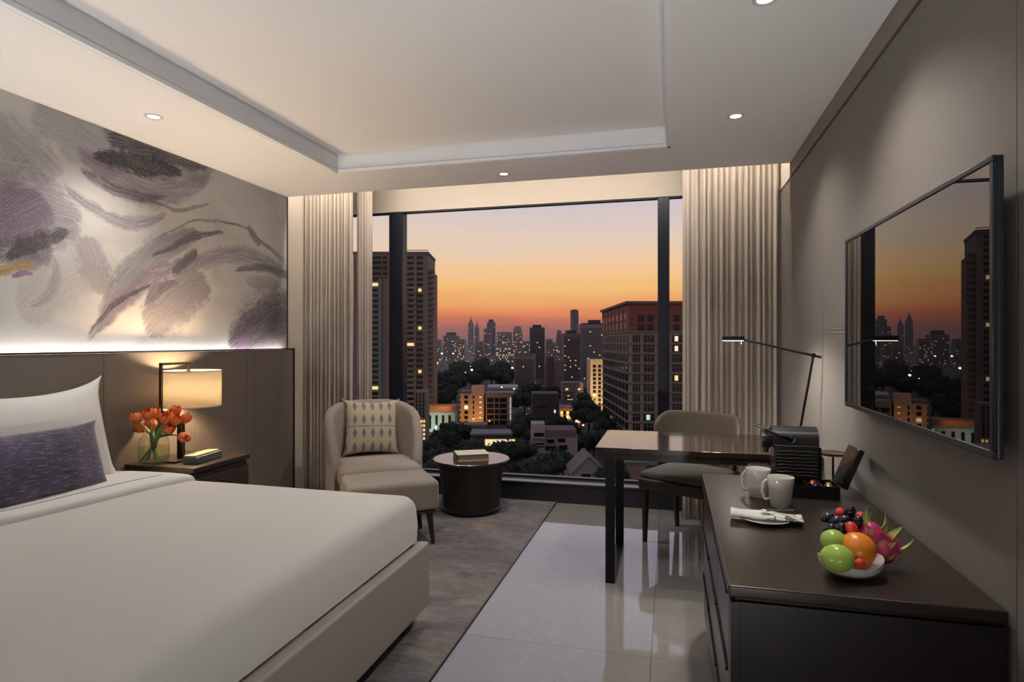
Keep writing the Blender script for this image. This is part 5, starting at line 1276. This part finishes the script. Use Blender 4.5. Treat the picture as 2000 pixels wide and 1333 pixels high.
# --- teal lit walls at the left
o, w, h = building('courtyard_house', 'low house with teal floodlit wall and tiled roof beside the left tower', 829, 889, 803, 265, 10, cmat((0.34, 0.42, 0.38)))
build('roof', B(-w / 2 - 0.4, w / 2 + 0.4, -0.8, 10, h, h + 2.0), cmat((0.34, 0.15, 0.07)), o)
wins(o, -w / 2 + 1, w / 2 - 1, 1.0, h - 1.2, 4, 1, 0.35, 0.8, 0.0, rs=5); flood(o, (-3, -9, 1.0), (-2, 0, 3), 2600, (0.75, 1.0, 0.85), 110); flood(o, (2, -5, h + 5.0), (0, 1, h + 1), 1700, (1.0, 0.5, 0.15), 120)
# --- lit lattice building at the foot of the tower
o, w, h = building('lattice_house', 'narrow building with amber lit lattice at the foot of the left tower', 809, 832, 765, 240, 10, cmat((0.22, 0.18, 0.15)))
wins(o, -w / 2 + 0.3, w / 2 - 0.3, 9.5, h - 0.5, 3, 7, 0.45, 0.8, 0.0, rs=6); wins(o, -w / 2 + 0.2, w / 2 - 0.2, 0.5, 9.0, 4, 5, 0.6, 0.5, 0.75, rs=8, y=-0.1)
# --- dark cube house and the glowing restaurant
o, w, h = building('dark_house', 'dark windowless house in the middle with one white lit window', 1040, 1092, 772, 255, 14, cmat((0.05, 0.046, 0.045)))
build('parapet', B(-w / 2 - 0.2, w / 2 + 0.2, -0.2, 14, h, h + 0.5), m_roofdark, o); place(ubox(m_wlit2), 'window', None, o, (w * 0.34, 0, z_at(804, 255)), (0, 0, 0), (0.7, 0.3, 1.3)); place(ubox(m_wdark), 'window', None, o, (-w * 0.1, 0, z_at(795, 255)), (0, 0, 0), (5, 0.3, 0.4))
o, w, h = building('terrace_house', 'small block with orange terrace lamps above the glowing restaurant', 1099, 1139, 748, 320, 12, cmat((0.15, 0.135, 0.125)))
wins(o, -w / 2 + 0.6, w / 2 - 0.6, h * 0.45, h - 6.5, 6, 5, 0.7, 0.5, 0.2, rs=11)
for s in (-1, 1): place(ubox(m_wlit), 'terrace_lamp', None, o, (s * w * 0.3, -0.4, h - 3.4), (0, 0, 0), (1.2, 0.5, 0.8))
build('ledge', B(-w / 2 - 0.3, w / 2 + 0.3, -0.8, 12, h - 5, h - 4.4), m_slab, o)
o, w, h = building('glowing_restaurant', 'low amber glowing restaurant among the trees', 1093, 1136, 797, 290, 10, cmat((0.40, 0.24, 0.12)))
wins(o, -w / 2 + 0.3, w / 2 - 0.3, 0.8, h - 1.4, 7, 3, 0.8, 0.75, 0.75, rs=4); build('roof', B(-w / 2 - 0.5, w / 2 + 0.5, -1.0, 10, h - 0.2, h + 0.4), m_slab, o); flood(o, (0, -9, 2), (0, 0, 3), 1800, (1.0, 0.55, 0.2), 120)
# --- white villa in front
zc = 165; P0, P1 = 1038, 1128
vl, w, h = building('white_villa', 'pale three storey villa with balconies among dark trees', P0, P1, 852, zc, 9, cmat((0.27, 0.245, 0.235)))
X = lambda px: px2x(P0, P1, px, zc); Zt = lambda py: z_at(py, zc)
build('roof', B(X(1064), X(1126), -0.4, 9.4, h - 0.1, h + 1.6), cmat((0.13, 0.095, 0.085)), vl)
build('stair_block', B(X(1038), X(1064), -0.8, 6, 0, Zt(828)), cmat((0.30, 0.275, 0.26)), vl)
for (a, b, y0, y1) in ((1043, 1062, 845, 852), (1069, 1082, 857, 866), (1090, 1104, 857, 864), (1043, 1062, 865, 873), (1066, 1086, 872, 881), (1092, 1108, 870, 880)):
    place(ubox(m_wdark), 'window', None, vl, ((X(a) + X(b)) / 2, -0.85 if b < 1064 else 0.0, (Zt(y0) + Zt(y1)) / 2), (0, 0, 0), (X(b) - X(a), 0.3, Zt(y0) - Zt(y1)))
for y_ in (856, 869, 884): place(ubox(m_slab), 'balcony', None, vl, ((X(1038) + X(1088)) / 2, -1.2, Zt(y_)), (0, 0, 0), (X(1088) - X(1038), 1.0, 0.3))
place(ubox(m_wlit2), 'porch_light', None, vl, (X(1073), -1.0, Zt(887)), (0, 0, 0), (0.7, 0.4, 0.5))
# --- gabled house
zc = 128; xg, yg = cw((1150 - CX) / F * zc, zc)
gh = thing('gabled_house', 'small pale gabled house at the bottom of the view behind the desk leg', 'building', (xg, yg, GZ), YAW)
zz = lambda py: z_at(py, zc)
bm = NB(); pts = [(-3.4, 0), (3.4, 0), (3.4, zz(925)), (0, zz(893)), (-3.4, zz(925))]
fr_ = [bm.verts.new((x, 0, z)) for x, z in pts]; bk_ = [bm.verts.new((x, 9, z)) for x, z in pts]
bm.faces.new(fr_); bm.faces.new(bk_[::-1])
for i in range(5): j = (i + 1) % 5; bm.faces.new((fr_[j], fr_[i], bk_[i], bk_[j]))
bmesh.ops.recalc_face_normals(bm, faces=bm.faces); build('wall', bm, cmat((0.26, 0.26, 0.24)), gh)
for s in (-1, 1):
    a = math.atan2(zz(893) - zz(925), 3.4); L_ = math.hypot(3.4, zz(893) - zz(925)) + 0.6
    build('roof_slope', B(0, L_, -0.6, 9.6, 0, 0.25, M=Matrix.Translation((0, 0, zz(893) + 0.05)) @ Matrix.Rotation(0 if s > 0 else pi, 4, 'Z') @ Matrix.Translation((0, 0 if s > 0 else -9.0, 0)) @ Matrix.Rotation(a, 4, 'Y')), cmat((0.16, 0.14, 0.13)), gh)
place(ubox(m_wdark), 'window', None, gh, (-0.6, 0, zz(932)), (0, 0, 0), (2.0, 0.2, 1.2)); place(ubox(m_wdark), 'door', None, gh, (1.8, 0, 1.3), (0, 0, 0), (1.0, 0.2, 2.4))
# --- long low pavilion with glowing underside
o, w, h = building('long_pavilion', 'long low pavilion with blazing yellow light under its roof edge', 922, 1006, 846, 205, 8, cmat((0.11, 0.11, 0.12)))
build('roof', B(-w / 2 - 0.5, w / 2 + 0.5, -2.2, 8, h - 0.5, h + 0.1), cmat((0.20, 0.19, 0.20)), o)
wins(o, w * -0.2, w / 2, z_at(873, 205), z_at(857, 205), 8, 1, 0.95, 0.8, 1.0, mats=[m_wlit, m_wlit2], rs=3)
o, w, h = building('flat_house', 'long grey flat roofed house in front of the cream apartments', 882, 950, 831, 235, 8, cmat((0.17, 0.16, 0.155)))
wins(o, -w / 2 + 1, w / 2 - 1, 1.2, h - 2.0, 7, 1, 0.5, 0.6, 0.1, rs=9); build('parapet', B(-w / 2 - 0.2, w / 2 + 0.2, -0.3, 8, h - 0.6, h + 0.2), m_slab, o)
o, w, h = building('garden_house', 'low house with mauve wall seen between the desk legs', 1198, 1262, 905, 128, 7, cmat((0.20, 0.15, 0.14)))
wins(o, -w / 2 + 0.4, w / 2 - 0.4, 1.2, h - 1.0, 3, 1, 0.6, 0.6, 0.0, rs=2); build('roof', B(-w / 2 - 0.4, w / 2 + 0.4, -0.5, 7, h, h + 0.3), cmat((0.12, 0.16, 0.12)), o)

# --- trees
m_foliage = PM('dusk_foliage', (0.028, 0.042, 0.018), 0.85, var=0.5, vs=0.6); m_bark = cmat((0.05, 0.04, 0.03))
def crown_mesh(seed):
    rd = random.Random(seed); bm = NB()
    lobes = [(rd.uniform(-0.55, 0.55), rd.uniform(-0.55, 0.55), rd.uniform(-0.25, 0.5), rd.uniform(0.38, 0.62)) for _ in range(9)]
    for (x, y, z, r_) in lobes:
        for _ in range(120):
            d = Vector((rd.gauss(0, 1), rd.gauss(0, 1), rd.gauss(0, 1))).normalized()
            p = Vector((x, y, z)) + d * r_ * rd.uniform(0.75, 1.05)
            a = Vector((rd.gauss(0, 1), rd.gauss(0, 1), rd.gauss(0, 1))).normalized(); b_ = d.cross(a).normalized(); s = rd.uniform(0.05, 0.11)
            a2 = (d * 0.4 + a * 0.6).normalized()
            bm.faces.new([bm.verts.new(p + a2 * s), bm.verts.new(p + b_ * s * 0.7), bm.verts.new(p - a2 * s), bm.verts.new(p - b_ * s * 0.7)])
        blob(bm, r_ * 0.8, r_ * 0.8, r_ * 0.8, (x, y, z), 2)
    me = mesh_of(bm, 'crown', 180); me.materials.append(m_foliage); return me
crowns = [crown_mesh(k) for k in range(4)]
tk = NB(); tube(tk, [(0, 0, -1.0), (0.02, 0, -0.3), (0, 0, 0.2)], [0.06, 0.05, 0.03], 7); trunk = mesh_of(tk, 'trunk', 180); trunk.materials.append(m_bark)
TREES = [(858, 868, 190, 5.5), (888, 862, 205, 6), (915, 885, 165, 5), (950, 905, 150, 5), (985, 900, 152, 6), (1010, 890, 158, 5), (1012, 838, 225, 5), (1030, 828, 232, 5), (1024, 850, 200, 5), (1000, 930, 135, 4.5),
         (1040, 925, 138, 5), (1075, 918, 140, 4.5), (1100, 905, 146, 4), (1130, 872, 178, 5), (1160, 868, 182, 5.5), (1185, 862, 186, 5), (1150, 802, 270, 6.5), (1135, 815, 255, 5), (1170, 818, 250, 5), (1180, 835, 220, 5),
         (1060, 838, 238, 5), (1085, 832, 240, 5), (1110, 838, 235, 4.5), (1075, 770, 330, 6), (1025, 787, 300, 7), (1040, 765, 340, 6), (1195, 930, 122, 4), (830, 885, 175, 5), (815, 905, 160, 5), (870, 905, 152, 5), (845, 925, 140, 4.5),
         (868, 745, 420, 10), (890, 752, 390, 9), (880, 770, 345, 9), (862, 782, 318, 8), (925, 738, 430, 10), (960, 735, 440, 10), (985, 742, 410, 8), (900, 722, 560, 12), (940, 718, 600, 12), (975, 722, 560, 10), (1000, 735, 470, 8), (1150, 770, 345, 6), (1142, 780, 335, 5)]
PLANTED = []
TREE_LABELS = ['dark tree below the teal lit house', 'dark tree in front of the long flat roofed house', 'dark tree left of the blazing yellow pavilion', 'dark tree below the left end of the blazing pavilion',
    'large dark tree below the pavilion lights, above the book', 'dark tree left of the pale villa', 'dark tree beside the orange lamp left of the dark house', 'dark tree against the foot of the dark windowless house', 'dark tree touching the villa roof at its left',
    'dark tree just above the window sill right of the drum table', 'dark tree at the bottom of the view below the villa', 'dark tree below the villa porch light', 'dark tree between the villa and the gabled house', 'dark tree right of the pale villa',
    'dark tree above the gabled house roof', 'dark tree left of the foot of the brick topped block', 'tall leafy tree left of the floodlit hotel', 'leafy tree right of the glowing restaurant', 'leafy tree in front of the hotel entrance',
    'dark tree below the hotel entrance', 'dark tree behind the stair block of the villa', 'dark tree behind the middle of the villa roof', 'dark tree below the glowing restaurant', 'dark tree at the foot of the plain brown block',
    'wide dark tree between the office house and the dark house', 'dark tree at the foot of the grey apartment block', 'dark tree seen between the gabled house and the desk leg', 'dark tree at the foot of the lattice house', 'dark tree low behind the armchair',
    'dark tree just above the left edge of the drum table', 'dark tree in the gap between armchair and drum table', 'large park tree nearest the left apartment tower', 'large park tree second from the left apartment tower', 'large park tree above the cream apartment house',
    'park tree low beside the left tower above the tiled roof', 'park tree below the white park lamp', 'park tree behind the office house roof', 'park tree above the low pale hall', 'far park tree below the twin spires', 'far park tree below the tall squared tower',
    'far park tree below the wide office block', 'park tree at the left edge of the grey apartment block', 'slim dark tree at the left edge of the hotel', 'small dark tree between the terrace house and the hotel']
def clear_of_houses(x, y, r_):
    for (bx_, by_, ra, w_, d_) in FOOT:
        dx, dy = x - bx_, y - by_; lx = dx * cos(ra) + dy * sin(ra); ly = -dx * sin(ra) + dy * cos(ra)
        if abs(lx) < w_ / 2 + r_ * 1.05 + 0.5 and -r_ * 1.05 - 2.2 < ly < d_ + r_: return False
    return True
for k, (px, py, zc, r_) in enumerate(TREES):
    z0_ = zc
    for it in range(44):
        p = atdepth(px, py, zc); q_ = r_ * zc / z0_
        if clear_of_houses(p.x, p.y, q_) and all(math.hypot(p.x - a_, p.y - b_) > 1.62 * max(q_, c_) for (a_, b_, c_) in PLANTED): break
        zc = z0_ * (1 + 0.01 * (it // 2 + 1) * (-1 if it % 2 == 0 else 1))
    PLANTED.append((p.x, p.y, r_ * zc / z0_))
    r_ *= zc / z0_
    p = atdepth(px, py, zc); hgt = max(p.z - GZ, r_ * 0.9)
    tr = thing('tree', TREE_LABELS[k], 'tree', (p.x, p.y, GZ), k * 1.7, 'dark trees below the window')
    place(crowns[k % 4], 'crown', None, tr, (0, 0, hgt), (0, 0, 0), (r_, r_, r_ * 0.85))
    place(trunk, 'trunk', None, tr, (0, 0, hgt), (0, 0, 0), (r_, r_, hgt))

# --- street lamps and small lights
m_sl = {'w': GLOW('street_lamp_white', (0.92, 1.0, 0.88), 5.0), 'y': GLOW('street_lamp_yellow', (1.0, 0.88, 0.45), 5.0), 'o': GLOW('street_lamp_orange', (1.0, 0.55, 0.2), 4.0)}
LAMPS = [(863, 691, 900, 'w', 2.6, 'white floodlight on a mast at the left of the skyline'), (885, 691, 900, 'y', 2.2, 'yellow floodlight on a mast right of the white one'), (853.5, 710, 480, 'y', 3.4, 'large yellow street lamp beside the left tower'), (921.5, 723, 420, 'w', 3.2, 'white street lamp above the dark park'),
         (1000.5, 719, 400, 'w', 2.6, 'white street lamp left of the grey apartment block'), (1004, 760, 315, 'w', 2.4, 'white street lamp at the end of the low hall'), (980, 757, 315, 'w', 2.0, 'white street lamp over the low hall roof'), (909, 728, 400, 'w', 1.4, 'small pale street lamp in the park'), (919, 716, 470, 'o', 1.2, 'small orange street lamp over the park'),
         (1012.5, 814, 240, 'o', 2.2, 'orange street lamp between dark trees'), (1028, 809, 245, 'o', 1.6, 'smaller orange street lamp by the dark house'), (956, 823, 262, 'o', 2.0, 'orange street lamp before the office house'), (1000, 831, 250, 'w', 2.4, 'white street lamp at the office house corner'),
         (1139, 831, 240, 'y', 2.6, 'yellow street lamp under the trees by the restaurant'), (1152, 812, 245, 'o', 1.2, 'small orange street lamp in the tree by the hotel'), (912, 849, 222, 'w', 2.6, 'white street lamp over the flat roofed house'), (1088, 685, 500, 'w', 1.4, 'tiny white street lamp left of the brown tower'), (1117, 737, 400, 'w', 1.2, 'tiny white street lamp at the foot of the brown tower')]
for (px, py, zc, c_, s, lab) in LAMPS:
    p = atdepth(px, py, zc); rr = s * 0.72 / F * zc; hh = p.z - GZ
    o = thing('street_lamp', lab, 'street lamp', (p.x, p.y, GZ), YAW, 'street lamps in the city')
    build('lamp_head', blob(NB(), rr, rr, rr * 0.8, (0, 0, hh), 2), m_sl[c_], o)
    bm = NB(); tube(bm, [(0, 0.3, 0), (0, 0.3, hh)], 0.12, 6); build('post', bm, m_blackmetal, o)
rn = random.Random(21); bm = NB(); bm2 = NB()
for k in range(420):
    zc = rn.uniform(330, 1500); px = rn.uniform(840, 1130); py = 668 + 39.3 * F / zc - rn.uniform(2, 16)
    if 830 < py: continue
    if py > 712 and px < 1000 and rn.random() < 0.8: continue
    p = atdepth(px, py, zc); s = rn.uniform(0.25, 0.55) / F * zc
    box(bm if rn.random() < 0.6 else bm2, p.x - s, p.x + s, p.y - s, p.y + s, p.z - s * 0.8, p.z + s * 0.8)
o = build('city_lights', bm, GLOW('city_light_warm', (1.0, 0.74, 0.42), 1.6)); tag(o, 'countless tiny amber lights scattered through the distant city', 'lights', kind='stuff')
o = build('city_lights', bm2, GLOW('city_light_pale', (0.85, 0.95, 0.85), 1.6)); tag(o, 'countless tiny pale lights scattered through the distant city', 'lights', kind='stuff')

# --- evening haze hanging over the distant city
hz_ = T('evening_haze'); hz_.t.nodes.remove(hz_.b); vs_n = hz_.n('ShaderNodeVolumeScatter'); vs_n.inputs['Color'].default_value = (0.92, 0.90, 0.90, 1); vs_n.inputs['Density'].default_value = 0.00028; vs_n.inputs['Anisotropy'].default_value = 0.25
hz_.t.links.new(vs_n.outputs[0], hz_.out.inputs['Volume'])
hx, hy = cw(60, 360)
ho_ = build('city_haze', B(-1100, 900, 0, 2200, 0.5, 100), hz_.m, None, (hx, hy, GZ), (0, 0, YAW))
tag(ho_, 'thin evening haze hanging over the distant skyline', 'haze', kind='stuff')
